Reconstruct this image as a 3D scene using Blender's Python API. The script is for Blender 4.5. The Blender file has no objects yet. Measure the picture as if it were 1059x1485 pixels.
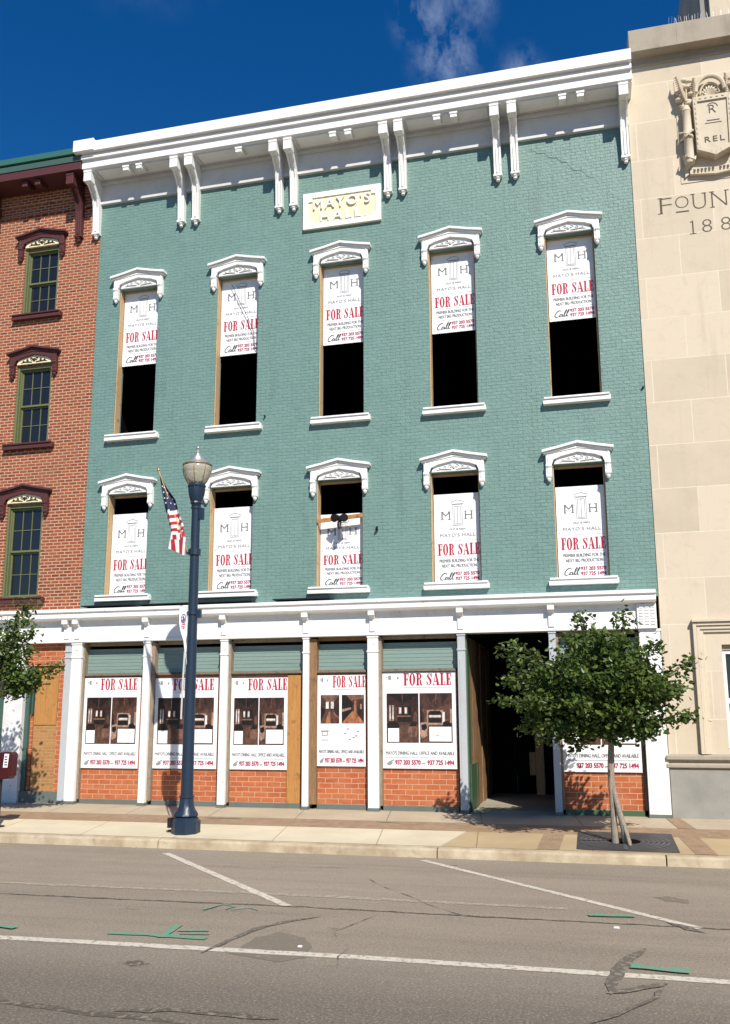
import bpy, bmesh, math, random
from mathutils import Vector, Matrix
random.seed(7)
scene = bpy.context.scene
COL = scene.collection
R = math.radians
ORG = {}

# ------------------------------------------------------------------ helpers
def tag(o, label=None, cat=None, group=None, kind=None):
    if label: o['label'] = label
    if cat: o['category'] = cat
    if group: o['group'] = group
    if kind: o['kind'] = kind
    return o

def empty(name, loc, label, cat, group=None):
    o = bpy.data.objects.new(name, None); COL.objects.link(o)
    o.empty_display_size = .3
    o.location = loc; ORG[o.name] = Vector(loc)
    return tag(o, label, cat, group)

class MB:
    def __init__(s): s.v = []; s.f = []; s.m = []
    def add(s, vs, fs, mi=0):
        n = len(s.v); s.v += [tuple(p) for p in vs]
        s.f += [tuple(i + n for i in f) for f in fs]; s.m += [mi] * len(fs); return s
    def box(s, x0, x1, y0, y1, z0, z1, mi=0):
        vs = [(x0,y0,z0),(x1,y0,z0),(x1,y1,z0),(x0,y1,z0),(x0,y0,z1),(x1,y0,z1),(x1,y1,z1),(x0,y1,z1)]
        return s.add(vs, [(0,3,2,1),(4,5,6,7),(0,1,5,4),(1,2,6,5),(2,3,7,6),(3,0,4,7)], mi)
    def prism(s, poly, axis, a, b, mi=0):
        def P(p, t):
            if axis == 'y': return (p[0], t, p[1])
            if axis == 'x': return (t, p[0], p[1])
            return (p[0], p[1], t)
        n = len(poly)
        vs = [P(p, a) for p in poly] + [P(p, b) for p in poly]
        fs = [tuple(range(n)), tuple(range(2*n-1, n-1, -1))] + [(i, (i+1) % n, n+(i+1) % n, n+i) for i in range(n)]
        return s.add(vs, fs, mi)
    def strip(s, top, bot, y0, y1, mi=0):          # band between two polylines in xz, extruded along y
        for i in range(len(top)-1):
            s.prism([bot[i], bot[i+1], top[i+1], top[i]], 'y', y0, y1, mi)
        return s
    def quad(s, a, b, c, d, mi=0): return s.add([a,b,c,d], [(0,1,2,3)], mi)
    def flat(s, x0, x1, z0, z1, y, mi=0): return s.quad((x0,y,z0),(x1,y,z0),(x1,y,z1),(x0,y,z1), mi)
    def tube(s, pts, r, n=6, mi=0):
        pts = [Vector(p) for p in pts]; rs = r if isinstance(r, (list, tuple)) else [r]*len(pts)
        vs = []; fs = []
        for i, p in enumerate(pts):
            d = (pts[min(i+1, len(pts)-1)] - pts[max(i-1, 0)]).normalized()
            u = d.orthogonal().normalized() if i == 0 else (u - d*u.dot(d)).normalized()
            w = d.cross(u)
            for k in range(n):
                a = 2*math.pi*k/n; vs.append(p + (u*math.cos(a) + w*math.sin(a))*rs[i])
        for i in range(len(pts)-1):
            for k in range(n): fs.append((i*n+k, i*n+(k+1) % n, (i+1)*n+(k+1) % n, (i+1)*n+k))
        fs.append(tuple(range(n-1, -1, -1))); fs.append(tuple((len(pts)-1)*n+k for k in range(n)))
        return s.add(vs, fs, mi)
    def lathe(s, prof, c, n=20, mi=0, flute=0):
        vs = []; fs = []
        for r, z in prof:
            for k in range(n):
                a = 2*math.pi*(k+.5)/n; rr = r*(1 - (flute if k % 2 else 0))
                vs.append((c[0]+rr*math.cos(a), c[1]+rr*math.sin(a), c[2]+z))
        for i in range(len(prof)-1):
            for k in range(n): fs.append((i*n+k, i*n+(k+1) % n, (i+1)*n+(k+1) % n, (i+1)*n+k))
        fs.append(tuple(range(n-1, -1, -1))); fs.append(tuple((len(prof)-1)*n+k for k in range(n)))
        return s.add(vs, fs, mi)
    def ball(s, c, r, n=8, mi=0, sc=(1,1,1)):
        prof = [(max(.001, math.sin(math.pi*i/n)), -math.cos(math.pi*i/n)) for i in range(n+1)]
        k = len(s.v); s.lathe(prof, (0,0,0), n+4, mi)
        s.v[k:] = [(c[0]+p[0]*r*sc[0], c[1]+p[1]*r*sc[1], c[2]+p[2]*r*sc[2]) for p in s.v[k:]]
        return s
    def text(s, body, x, z, y, h, width=None, align='LEFT', bold=0., shear=0., mi=0, depth=0., space=1.0):
        """h = capital height; width = total width to squeeze to; letters face -y"""
        cu = bpy.data.curves.new('txt', 'FONT'); cu.body = body; cu.size = 1; cu.offset = bold; cu.shear = shear
        cu.extrude = depth/2/h*.69 if depth else 0; cu.resolution_u = 3; cu.space_character = space
        ob = bpy.data.objects.new('txt', cu); COL.objects.link(ob)
        dg = bpy.context.evaluated_depsgraph_get(); dg.update()
        me = bpy.data.meshes.new_from_object(ob.evaluated_get(dg))
        k = h/.69
        xs = [v.co.x for v in me.vertices]; x0, x1 = min(xs), max(xs)
        kx = k if width is None else width/(x1-x0)
        W = (x1-x0)*kx
        ox = x - (0 if align == 'LEFT' else W/2 if align == 'CENTER' else W)
        s.add([(ox+(v.co.x-x0)*kx, y - (v.co.z+cu.extrude)*k, z+v.co.y*k) for v in me.vertices], [tuple(p.vertices) for p in me.polygons], mi)
        bpy.data.objects.remove(ob); bpy.data.curves.remove(cu); bpy.data.meshes.remove(me)
        return s
    def build(s, name, mats, parent=None, origin=None, smooth=False, bevel=0, recalc=True):
        if not isinstance(mats, (list, tuple)): mats = [mats]
        po = ORG[parent.name] if parent else Vector((0,0,0))
        o0 = Vector(origin) if origin is not None else po
        me = bpy.data.meshes.new(name)
        me.from_pydata([(p[0]-o0.x, p[1]-o0.y, p[2]-o0.z) for p in s.v], [], s.f)
        for m in mats: me.materials.append(m)
        me.polygons.foreach_set('material_index', s.m)
        if recalc:
            bm = bmesh.new(); bm.from_mesh(me); bmesh.ops.recalc_face_normals(bm, faces=bm.faces[:]); bm.to_mesh(me); bm.free()
        if smooth:
            me.polygons.foreach_set('use_smooth', [True]*len(me.polygons))
            try: me.set_sharp_from_angle(angle=R(smooth if smooth > 1 else 40))
            except Exception: pass
        me.update()
        ob = bpy.data.objects.new(name, me); COL.objects.link(ob)
        ob.parent = parent; ob.location = o0 - po; ORG[ob.name] = o0
        if bevel:
            b = ob.modifiers.new('bevel', 'BEVEL'); b.width = bevel; b.segments = 2; b.limit_method = 'ANGLE'; b.angle_limit = R(50)
        return ob

def copy_tree(o, parent, delta=(0,0,0)):
    c = o.copy(); COL.objects.link(c); c.parent = parent
    c.location = o.location + Vector(delta)
    for ch in list(o.children): copy_tree(ch, c)
    return c

# ------------------------------------------------------------------ materials
class NT:
    def __init__(s, name):
        s.m = bpy.data.materials.new(name); s.m.use_nodes = True
        s.t = s.m.node_tree; s.b = s.t.nodes['Principled BSDF']
        s.pos = s.n('ShaderNodeNewGeometry').outputs['Position']
    def n(s, ty, **kw):
        nd = s.t.nodes.new(ty)
        for k, v in kw.items(): setattr(nd, k, v)
        return nd
    def link(s, a, b): s.t.links.new(a, b)
    def setv(s, sock, v):
        if hasattr(v, 'links') or hasattr(v, 'is_linked'): s.link(v, sock)
        else: sock.default_value = v
    def noise(s, scale, detail=4, rough=.55, vec=None, dist=0.):
        nd = s.n('ShaderNodeTexNoise'); s.link(vec or s.pos, nd.inputs['Vector'])
        nd.inputs['Scale'].default_value = scale; nd.inputs['Detail'].default_value = detail
        nd.inputs['Roughness'].default_value = rough; nd.inputs['Distortion'].default_value = dist
        return nd.outputs['Fac']
    def mapping(s, scale, vec=None):
        nd = s.n('ShaderNodeVectorMath', operation='MULTIPLY'); s.link(vec or s.pos, nd.inputs[0]); nd.inputs[1].default_value = scale
        return nd.outputs[0]
    def ramp(s, f, a, b):
        nd = s.n('ShaderNodeMapRange'); s.link(f, nd.inputs['Value'])
        nd.inputs['From Min'].default_value = a; nd.inputs['From Max'].default_value = b
        nd.clamp = True
        return nd.outputs['Result']
    def mix(s, f, a, b, blend='MIX'):
        nd = s.n('ShaderNodeMix', data_type='RGBA', blend_type=blend)
        s.setv(nd.inputs[0], f)
        for sock, v in ((nd.inputs[6], a), (nd.inputs[7], b)):
            if isinstance(v, tuple): sock.default_value = (*v, 1)
            else: s.link(v, sock)
        return nd.outputs[2]
    def math(s, op, a, b=0.):
        nd = s.n('ShaderNodeMath', operation=op); s.setv(nd.inputs[0], a); s.setv(nd.inputs[1], b); return nd.outputs[0]
    def bump(s, h, strength, dist=.01, prev=None):
        nd = s.n('ShaderNodeBump'); nd.inputs['Strength'].default_value = strength; nd.inputs['Distance'].default_value = dist
        s.link(h, nd.inputs['Height'])
        if prev is not None: s.link(prev, nd.inputs['Normal'])
        return nd.outputs['Normal']
    def out(s, col, rough=.7, normal=None, spec=.3, metal=0.):
        if isinstance(col, tuple): s.b.inputs['Base Color'].default_value = (*col, 1)
        else: s.link(col, s.b.inputs['Base Color'])
        s.setv(s.b.inputs['Roughness'], rough)
        s.b.inputs['Specular IOR Level'].default_value = spec; s.b.inputs['Metallic'].default_value = metal
        if normal is not None: s.link(normal, s.b.inputs['Normal'])
        return s.m
    def wallvec(s, wob=.006):
        sp = s.n('ShaderNodeSeparateXYZ')
        nz = s.n('ShaderNodeTexNoise'); s.link(s.pos, nz.inputs['Vector']); nz.inputs['Scale'].default_value = 5; nz.inputs['Detail'].default_value = 3
        sub = s.n('ShaderNodeVectorMath', operation='SUBTRACT'); s.link(nz.outputs['Color'], sub.inputs[0]); sub.inputs[1].default_value = (.5,.5,.5)
        sc = s.n('ShaderNodeVectorMath', operation='SCALE'); s.link(sub.outputs[0], sc.inputs[0]); sc.inputs['Scale'].default_value = wob*2
        ad = s.n('ShaderNodeVectorMath', operation='ADD'); s.link(s.pos, ad.inputs[0]); s.link(sc.outputs[0], ad.inputs[1])
        s.link(ad.outputs[0], sp.inputs[0])
        cb = s.n('ShaderNodeCombineXYZ'); s.link(s.math('ADD', sp.outputs[0], sp.outputs[1]), cb.inputs[0]); s.link(sp.outputs[2], cb.inputs[1])
        return cb.outputs[0]
    def brick(s, vec, w, h, mortar, c1, c2, cm, bias=0., offset=.5, smooth=.15):
        nd = s.n('ShaderNodeTexBrick'); s.link(vec, nd.inputs['Vector']); nd.offset = offset
        for k, v in (('Scale',1.),('Mortar Size',mortar),('Mortar Smooth',smooth),('Bias',bias),('Brick Width',w),('Row Height',h)): nd.inputs[k].default_value = v
        for k, v in (('Color1',c1),('Color2',c2),('Mortar',cm)): nd.inputs[k].default_value = (*v, 1)
        return nd.outputs['Color'], nd.outputs['Fac']

def paint(name, col, dirt=(.35,.3,.22), amount=.35, rough=.5, bump=.15, wear=None, grain=(1,1,1), spec=.35):
    t = NT(name)
    f = t.ramp(t.noise(2.3, 6, .65, t.mapping(grain)), .5, .85)
    c = t.mix(t.math('MULTIPLY', f, amount), col, dirt)
    f2 = t.ramp(t.noise(14, 5, .7), .35, .7)
    c = t.mix(t.math('MULTIPLY', f2, .12), c, tuple(x*.55 for x in col))
    if wear:
        fw = t.ramp(t.noise(9, 8, .7, t.mapping((1,1,.55))), wear[1], wear[1]+.03)
        c = t.mix(fw, c, wear[0])
    return t.out(c, rough, t.bump(t.noise(40, 5, .6, t.mapping(grain)), bump, .01), spec)

def concrete(name, c1, c2, joint=None, scale=1., rough=.85, stain=.3):
    t = NT(name)
    c = t.mix(t.ramp(t.noise(1.1*scale, 6, .6), .3, .7), c1, c2)
    c = t.mix(t.math('MULTIPLY', t.ramp(t.noise(3.5, 7, .7, dist=.6), .55, .8), stain), c, tuple(x*.55 for x in c2))
    c = t.mix(t.math('MULTIPLY', t.ramp(t.noise(90, 3, .7), .4, .75), .25), c, tuple(x*.6 for x in c1))
    nb = t.bump(t.noise(70, 5, .7), .35, .01)
    if joint:
        sp = t.n('ShaderNodeSeparateXYZ'); t.link(t.pos, sp.inputs[0])
        cb = t.n('ShaderNodeCombineXYZ'); t.link(t.math('ADD', sp.outputs[0], t.math('MULTIPLY', sp.outputs[1], joint[3] if len(joint) > 3 else 0.)), cb.inputs[0]); t.link(sp.outputs[1], cb.inputs[1])
        _, f = t.brick(cb.outputs[0], joint[0], joint[1], joint[2], (1,1,1), (1,1,1), (0,0,0), offset=0)
        c = t.mix(t.math('MULTIPLY', f, .7), c, tuple(x*.35 for x in c2))
    return t.out(c, rough, nb, .25)

def brickmat(name, w, h, mortar, c1, c2, cm, var, bias=0., rough=.85, bs=.6, wob=.005, spec=.2, stain=None, fine=.3):
    t = NT(name); v = t.wallvec(wob)
    c, f = t.brick(v, w, h, mortar, c1, c2, cm, bias)
    # second offset brick layer gives each brick another tone
    c = t.mix(t.math('MULTIPLY', t.ramp(t.noise(3.1, 5, .7, t.mapping((1,1,2.3))), .42, .72), .55), c, var)
    c = t.mix(t.math('MULTIPLY', t.ramp(t.noise(45, 4, .7), .35, .75), fine), c, tuple(x*.5 for x in c1))
    if stain: c = t.mix(t.math('MULTIPLY', t.ramp(t.noise(.55, 6, .65, t.mapping((1,1,.5))), .5, .75), .5), c, stain)
    hgt = t.math('SUBTRACT', t.math('MULTIPLY', t.noise(22, 5, .65), .55), f)
    return t.out(c, rough, t.bump(hgt, bs, .015), spec)

def wood(name, a, b, scale=1., rough=.7):
    t = NT(name)
    g = t.noise(9*scale, 6, .65, t.mapping((4,4,.35)), 1.2)
    c = t.mix(t.ramp(g, .3, .7), a, b)
    c = t.mix(t.math('MULTIPLY', t.ramp(t.noise(6, 4, .6), .6, .72), .6), c, tuple(x*.35 for x in b))
    return t.out(c, rough, t.bump(g, .35, .01), .25)

def plain(name, col, rough=.6, metal=0., spec=.4, bump=.05, var=.18):
    t = NT(name)
    c = t.mix(t.math('MULTIPLY', t.ramp(t.noise(7, 5, .65), .4, .75), var), col, tuple(x*.5 for x in col))
    return t.out(c, rough, t.bump(t.noise(60, 3), bump, .005), spec, metal)

M = {}
M['green'] = None
def green_brick():
    t = NT('painted_green_brick'); v = t.wallvec(.008)
    c, f = t.brick(v, .215, .0775, .007, (.138,.240,.212), (.119,.214,.189), (.110,.200,.176), 0., smooth=.5)
    c = t.mix(t.math('MULTIPLY', t.ramp(t.noise(.5, 5, .6), .35, .7), .35), c, (.157,.265,.235))
    c = t.mix(t.math('MULTIPLY', t.ramp(t.noise(7, 4, .6, t.mapping((.5,1,2.2))), .35, .75), .4), c, (.172,.285,.254))
    c = t.mix(t.math('MULTIPLY', t.ramp(t.noise(5, 6, .7, t.mapping((.6,1,2.5))), .55, .75), .45), c, (.086,.160,.140))
    # scattered small pale specks
    c = t.mix(t.math('MULTIPLY', t.ramp(t.noise(26, 3, .6, t.mapping((1,1,1.6))), .66, .72), .6), c, (.31,.41,.385))
    # streaks of grime under the sills and along the base
    c = t.mix(t.math('MULTIPLY', t.ramp(t.noise(1.6, 6, .7, t.mapping((2.2,1,.22))), .53, .76), .5), c, (.088,.138,.119))
    n1 = t.noise(11, 5, .65); n2 = t.noise(34, 4, .6)
    fm = t.math('MULTIPLY', f, t.math('ADD', t.math('MULTIPLY', t.ramp(t.noise(2.6, 4, .65), .4, .66), .75), .22))
    hgt = t.math('SUBTRACT', t.math('ADD', t.math('MULTIPLY', n1, .75), t.math('MULTIPLY', n2, .4)), fm)
    return t.out(c, t.math('ADD', t.math('MULTIPLY', n2, .3), .32), t.bump(hgt, .8, .018), .5)
M['green'] = green_brick()
M['red'] = brickmat('red_brick', .215, .078, .012, (.29,.066,.029), (.135,.030,.018), (.50,.37,.265), (.36,.14,.060), -.15, bs=.6, stain=(.27,.13,.07), fine=.2)
M['bulk'] = brickmat('orange_brick', .29, .108, .008, (.46,.135,.05), (.36,.09,.036), (.55,.36,.24), (.52,.22,.11), 0, bs=.5, wob=.012)
M['tanbrick'] = brickmat('tan_washed_brick', .22, .075, .008, (.40,.21,.085), (.33,.16,.065), (.46,.28,.13), (.42,.25,.10), 0, bs=.6)
M['white'] = paint('white_paint', (.82,.815,.80), amount=.22, wear=((.45,.40,.33), .74), grain=(1,1,.6), bump=.1)
M['whitew'] = paint('weathered_white_paint', (.79,.785,.77), amount=.34, wear=((.34,.27,.2), .65), grain=(1.2,1,.45), bump=.14)
M['bluegrey'] = paint('blue_grey_tone', (.43,.455,.475), amount=.4, wear=((.24,.2,.16), .71), grain=(1,1,.5))  # greyer, bluer tone for some of the pilasters
M['peel'] = paint('peeling_white_paint', (.66,.67,.68), amount=.5, wear=((.22,.20,.19), .62), bump=.6)
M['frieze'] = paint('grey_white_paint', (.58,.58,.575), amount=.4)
M['cream'] = paint('cream_paint', (.82,.72,.46), amount=.1)
M['maroon'] = paint('maroon_paint', (.085,.028,.028), dirt=(.05,.02,.02), amount=.4)
M['teal'] = plain('teal_metal', (.045,.16,.135), .45)
M['dkgreen'] = plain('dark_green_metal', (.05,.10,.085), .5)
M['greenpaint'] = paint('green_board_paint', (.190,.268,.240), dirt=(.07,.11,.09), amount=.5, grain=(.3,1,4), bump=.4)
M['basegreen'] = paint('grey_green_base_paint', (.125,.145,.128), dirt=(.07,.07,.055), amount=.6, wear=((.16,.14,.11), .70))
M['brightgreen'] = paint('faded_green_paint', (.055,.105,.055), dirt=(.05,.08,.05), amount=.6)
M['olive'] = paint('olive_sash_paint', (.135,.155,.07), dirt=(.08,.09,.04), amount=.35)
M['oldwood'] = wood('weathered_brown_wood', (.30,.185,.095), (.13,.07,.035))
M['greywood'] = wood('weathered_grey_wood', (.33,.27,.20), (.16,.12,.085))
M['darkgreywood'] = wood('sooty_grey_wood', (.20,.165,.125), (.07,.055,.04))
M['plywood'] = wood('orange_plywood', (.46,.235,.075), (.34,.155,.045), .7)
M['pine'] = wood('fresh_pine', (.56,.39,.22), (.42,.27,.14), .8)
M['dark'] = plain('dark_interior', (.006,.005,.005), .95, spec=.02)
M['blackdoor'] = plain('black_door_paint', (.004,.004,.004), .8, spec=.1)
M['stone'] = None
def stone():
    t = NT('limestone_blocks'); v = t.wallvec(.002)
    c, f = t.brick(v, 1.46, .93, .010, (.60,.52,.40), (.48,.41,.31), (.67,.59,.465), 0., smooth=.1)
    c = t.mix(t.math('MULTIPLY', t.ramp(t.noise(1.3, 6, .6), .35, .72), .6), c, (.60,.50,.385))
    c = t.mix(t.math('MULTIPLY', t.ramp(t.noise(4, 6, .7, dist=.8), .52, .75), .35), c, (.42,.345,.255))
    c = t.mix(t.math('MULTIPLY', t.ramp(t.noise(1.4, 6, .7, t.mapping((2.5,1,.18))), .55, .8), .4), c, (.34,.285,.215))
    return t.out(c, .85, t.bump(t.math('SUBTRACT', t.math('MULTIPLY', t.noise(60, 4), .3), f), .25, .01), .2)
M['stone'] = stone()
M['stoneplain'] = paint('carved_limestone', (.58,.50,.385), dirt=(.25,.2,.14), amount=.4, rough=.85)
M['coping'] = paint('stained_limestone', (.35,.305,.24), dirt=(.16,.14,.11), amount=.75, rough=.85, grain=(1,1,.4))
M['incised'] = plain('painted_cut_shade', (.10,.085,.065), .9)  # dark tone paints the shade inside the cut letters
M['granite'] = concrete('grey_granite', (.33,.315,.28), (.22,.215,.195), stain=.6)
M['glass'] = plain('dark_window_glass', (.012,.013,.016), .04, spec=.6, bump=0., var=.1)
M['blind'] = paint('old_window_blind', (.10,.09,.085), amount=.3)
M['navy'] = plain('navy_metal_paint', (.013,.027,.05), .38, spec=.4)
M['black'] = plain('black_metal', (.012,.012,.014), .5)
M['iron'] = plain('cast_iron', (.035,.036,.04), .55, spec=.4, bump=.3)
M['iron2'] = plain('worn_cast_iron', (.085,.088,.095), .5, spec=.4, bump=.3)
def sheetmat():
    t = NT('white_printed_sheet')
    c = t.mix(t.math('MULTIPLY', t.ramp(t.noise(1.7, 6, .65), .45, .8), .35), (.80,.805,.82), (.60,.59,.58))
    c = t.mix(t.math('MULTIPLY', t.ramp(t.noise(8, 7, .7, t.mapping((1.5,1,.5))), .62, .7), .25), c, (.45,.43,.4))
    return t.out(c, .38, t.bump(t.noise(2.6, 3, .5), .35, .08), .4)
M['sheet'] = sheetmat()
M['redink'] = plain('red_ink', (.38,.008,.035), .5, bump=0, var=.15)
M['magink'] = plain('crimson_ink', (.34,.02,.07), .5, bump=0, var=.15)
M['greyink'] = plain('grey_ink', (.15,.15,.155), .6, bump=0)
M['lightink'] = plain('light_grey_ink', (.25,.25,.26), .6, bump=0)
M['darkink'] = plain('charcoal_ink', (.045,.045,.05), .6, bump=0)
def photo_tone(c):
    t = NT('photo_print_tone')
    k = t.mix(t.ramp(t.noise(9, 7, .75, t.mapping((1.6,1,.8)), .8), .35, .68), tuple(x*.45 for x in c), tuple(min(.9, x*1.7) for x in c))
    return t.out(k, .4, None, .4)
for i, c in enumerate([(.030,.014,.011), (.055,.026,.018), (.085,.042,.028), (.16,.08,.055), (.30,.19,.14), (.70,.64,.57), (.012,.008,.007), (.30,.12,.055)]):
    M['ph%d' % i] = photo_tone(c)
M['flagred'] = plain('flag_red', (.36,.02,.035), .8, var=.1)
M['flagwhite'] = plain('flag_white', (.74,.72,.70), .8, var=.1)
M['flagblue'] = plain('flag_navy', (.018,.025,.07), .8, var=.1)
M['bluelogo'] = plain('blue_logo_ink', (.05,.08,.25), .7)
M['brass'] = plain('brass', (.6,.42,.16), .3, .8)
M['bronze'] = plain('dull_bronze', (.22,.17,.11), .5, .5)
M['steel'] = plain('galvanised_steel', (.45,.45,.44), .4, .7)
M['redplastic'] = plain('dark_red_enamel', (.05,.006,.008), .3, spec=.4)
M['curb'] = concrete('kerb_concrete', (.52,.44,.31), (.30,.225,.14), scale=2.6, stain=1.0)
M['walk_in'] = concrete('pavement_concrete', (.46,.385,.275), (.37,.305,.215), (1.86,50,.012,.15))
M['walk_out'] = concrete('new_pavement_concrete', (.62,.545,.40), (.52,.45,.32), (1.86,50,.010,.15), stain=.18)
M['walk_old'] = concrete('tan_pavement_concrete', (.45,.345,.205), (.37,.275,.16), (1.86,50,.010,.1), stain=.3)
M['doorfloor'] = concrete('entry_concrete', (.36,.33,.26), (.27,.24,.19), stain=.4)
M['roadpaint'] = None
def roadpaint(name, c, thr):
    t = NT(name)
    f = t.ramp(t.noise(16, 8, .75), thr, thr+.08)
    cc = t.mix(f, c, (.26,.22,.17))
    cc = t.mix(t.math('MULTIPLY', t.ramp(t.noise(90, 3, .7), .4, .7), .35), cc, (.2,.18,.15))
    return t.out(cc, .8, t.bump(t.noise(90, 4, .7), .4, .01), .2)
M['roadpaint'] = roadpaint('worn_white_road_paint', (.60,.55,.46), .52)
M['palepaint'] = roadpaint('ghost_of_old_road_paint', (.37,.325,.26), .46)
M['utilgreen'] = roadpaint('green_utility_paint', (.05,.33,.20), .475)
M['tar'] = roadpaint('dark_tar', (.085,.072,.058), .50)
M['skid'] = roadpaint('rubber_skid', (.11,.095,.077), .50)
M['oil'] = roadpaint('oil_stain', (.175,.146,.112), .56)
def pavers():
    t = NT('brick_pavers')
    sp = t.n('ShaderNodeSeparateXYZ'); t.link(t.pos, sp.inputs[0]); cb = t.n('ShaderNodeCombineXYZ'); t.link(sp.outputs[1], cb.inputs[1]); t.link(sp.outputs[0], cb.inputs[0])
    c, f = t.brick(cb.outputs[0], .11, .21, .006, (.30,.20,.125), (.24,.155,.095), (.21,.17,.12), 0.)
    c = t.mix(t.math('MULTIPLY', t.ramp(t.noise(2.5, 5, .6), .35, .7), .5), c, (.34,.25,.165))
    return t.out(c, .85, t.bump(f, -.3, .01), .2)
M['pavers'] = pavers()
def asphalt():
    t = NT('sunbleached_asphalt')
    sp = t.n('ShaderNodeSeparateXYZ'); t.link(t.pos, sp.inputs[0])
    big = t.noise(.22, 6, .6, t.mapping((.45,1.3,1))); mid = t.noise(1.7, 7, .65, t.mapping((.6,1.2,1)), .4)
    c = t.mix(t.ramp(big, .3, .7), (.305,.256,.198), (.235,.196,.152))
    st = t.noise(1.1, 6, .65, t.mapping((.12,2.2,1)))
    c = t.mix(t.math('MULTIPLY', t.ramp(st, .52, .72), .4), c, (.15,.125,.097))
    c = t.mix(t.math('MULTIPLY', t.ramp(st, .46, .3), .35), c, (.36,.305,.235))
    c = t.mix(t.math('MULTIPLY', t.ramp(mid, .5, .78), .45), c, (.175,.147,.113))
    # traffic lane on the camera side of the line is older, darker asphalt
    lane = t.ramp(t.math('ADD', sp.outputs[1], t.math('MULTIPLY', mid, .8)), -9.3, -10.9)
    c = t.mix(t.math('MULTIPLY', lane, .78), c, (.112,.097,.080))
    agg = t.noise(42, 6, .8)
    c = t.mix(t.math('MULTIPLY', t.ramp(agg, .52, .64), .6), c, (.46,.40,.32))
    c = t.mix(t.math('MULTIPLY', t.ramp(agg, .47, .35), .65), c, (.09,.078,.062))
    # scattered dark drips
    v = t.n('ShaderNodeTexVoronoi'); t.link(t.mapping((.55,1.1,1)), v.inputs['Vector']); v.inputs['Scale'].default_value = 1.1
    d = t.math('ADD', v.outputs['Distance'], t.math('MULTIPLY', t.noise(9, 4, .7), .22))
    c = t.mix(t.math('MULTIPLY', t.ramp(d, .2, .14), .5), c, (.08,.068,.052))
    h = t.math('ADD', t.math('MULTIPLY', agg, .6), t.noise(160, 2, .6))
    return t.out(c, .85, t.bump(h, .6, .012), .25)
M['asphalt'] = asphalt()
M['ground'] = concrete('far_ground', (.16,.15,.12), (.12,.11,.09))
def leafmat(name, a, b, cc):
    t = NT(name)
    oi = t.n('ShaderNodeNewGeometry')
    c = t.mix(oi.outputs['Random Per Island'], a, b)
    c = t.mix(t.math('MULTIPLY', t.ramp(t.noise(2.2, 3), .45, .7), .6), c, cc)
    m = t.out(c, .42, None, .4)
    tr = t.n('ShaderNodeBsdfTranslucent'); t.link(c, tr.inputs[0])
    ms = t.n('ShaderNodeMixShader'); ms.inputs[0].default_value = .28
    t.link(t.b.outputs[0], ms.inputs[1]); t.link(tr.outputs[0], ms.inputs[2])
    t.link(ms.outputs[0], t.t.nodes['Material Output'].inputs[0])
    return m
M['leaf'] = leafmat('green_leaves', (.098,.150,.026), (.032,.064,.013), (.130,.180,.032))
M['bark'] = wood('pale_grey_bark', (.40,.34,.27), (.12,.10,.08), 2.2, .9)
M['darkbark'] = wood('dark_bark', (.10,.08,.06), (.05,.04,.03), 1.2, .85)
def globe():
    t = NT('ribbed_lamp_glass')
    c = t.mix(t.noise(6, 3), (.80,.74,.60), (.66,.60,.47))
    m = t.out(c, .12, None, .6)
    t.b.inputs['Transmission Weight'].default_value = .55
    return m
M['globe'] = globe()

# ------------------------------------------------------------------ setting: road, kerb, pavement
def sheet(name, x0, x1, y0, y1, z, mat, zf=None, nx=1, ny=1):
    m = MB()
    for i in range(nx):
        for j in range(ny):
            a, b = x0+(x1-x0)*i/nx, x0+(x1-x0)*(i+1)/nx; c, d = y0+(y1-y0)*j/ny, y0+(y1-y0)*(j+1)/ny
            Z = zf or (lambda y: z)
            m.quad((a,c,Z(c)),(b,c,Z(c)),(b,d,Z(d)),(a,d,Z(d)))
    return tag(m.build(name, mat, recalc=False), kind='structure')
SL = lambda y: .05*y
RZ = -.33
sheet('ground', -600, 600, -600, 600, -.45, M['ground'])
sheet('road', -80, 90, -60, -3.72, RZ, M['asphalt'])
sheet('sidewalk', -80, 90, -3.60, .45, 0, M['walk_in'], SL)
sheet('paver_band', -80, 90, -2.08, -1.22, 0, M['pavers'], lambda y: SL(y)+.004)
# newer white slab course ends at a skewed joint, the older tan one follows
m = MB(); m.quad((-80,-3.5,SL(-3.5)+.004),(9.05,-3.5,SL(-3.5)+.004),(9.3,-2.09,SL(-2.09)+.004),(-80,-2.09,SL(-2.09)+.004))
tag(m.build('sidewalk_slab', M['walk_out'], recalc=False), kind='structure')
m = MB(); m.quad((9.09,-3.5,SL(-3.5)+.004),(90,-3.5,SL(-3.5)+.004),(90,-2.09,SL(-2.09)+.004),(9.34,-2.09,SL(-2.09)+.004))
tag(m.build('sidewalk_slab', M['walk_old'], recalc=False), kind='structure')
m = MB()
for x0, x1, dx in ((10.62,10.98,.05),(13.05,13.38,-.12)):
    z0, z1 = SL(-3.49)+.008, SL(-2.085)+.008
    m.quad((x0,-3.49,z0),(x1,-3.49,z0),(x1+dx,-2.085,z1),(x0+dx,-2.085,z1))
m.quad((13.0,-1.21,SL(-1.21)+.006),(13.3,-1.21,SL(-1.21)+.006),(13.12,-.02,.006),(12.86,-.02,.006))
tag(m.build('paver_strip', M['pavers'], recalc=False), kind='structure')
# kerb, in cast lengths with open joints
joints = [-80, -12.5, -7.9, -3.2, 4.05, 9.03, 12.6, 17.5, 22, 90]
m = MB()
for a, b in zip(joints[:-1], joints[1:]):
    m.prism([(-3.5,-.172),(-3.66,-.182),(-3.705,-.205),(-3.735,-.45),(-3.5,-.45)], 'x', a+.008, b-.008)
tag(m.build('kerb', M['curb'], bevel=.012), kind='structure')

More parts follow.
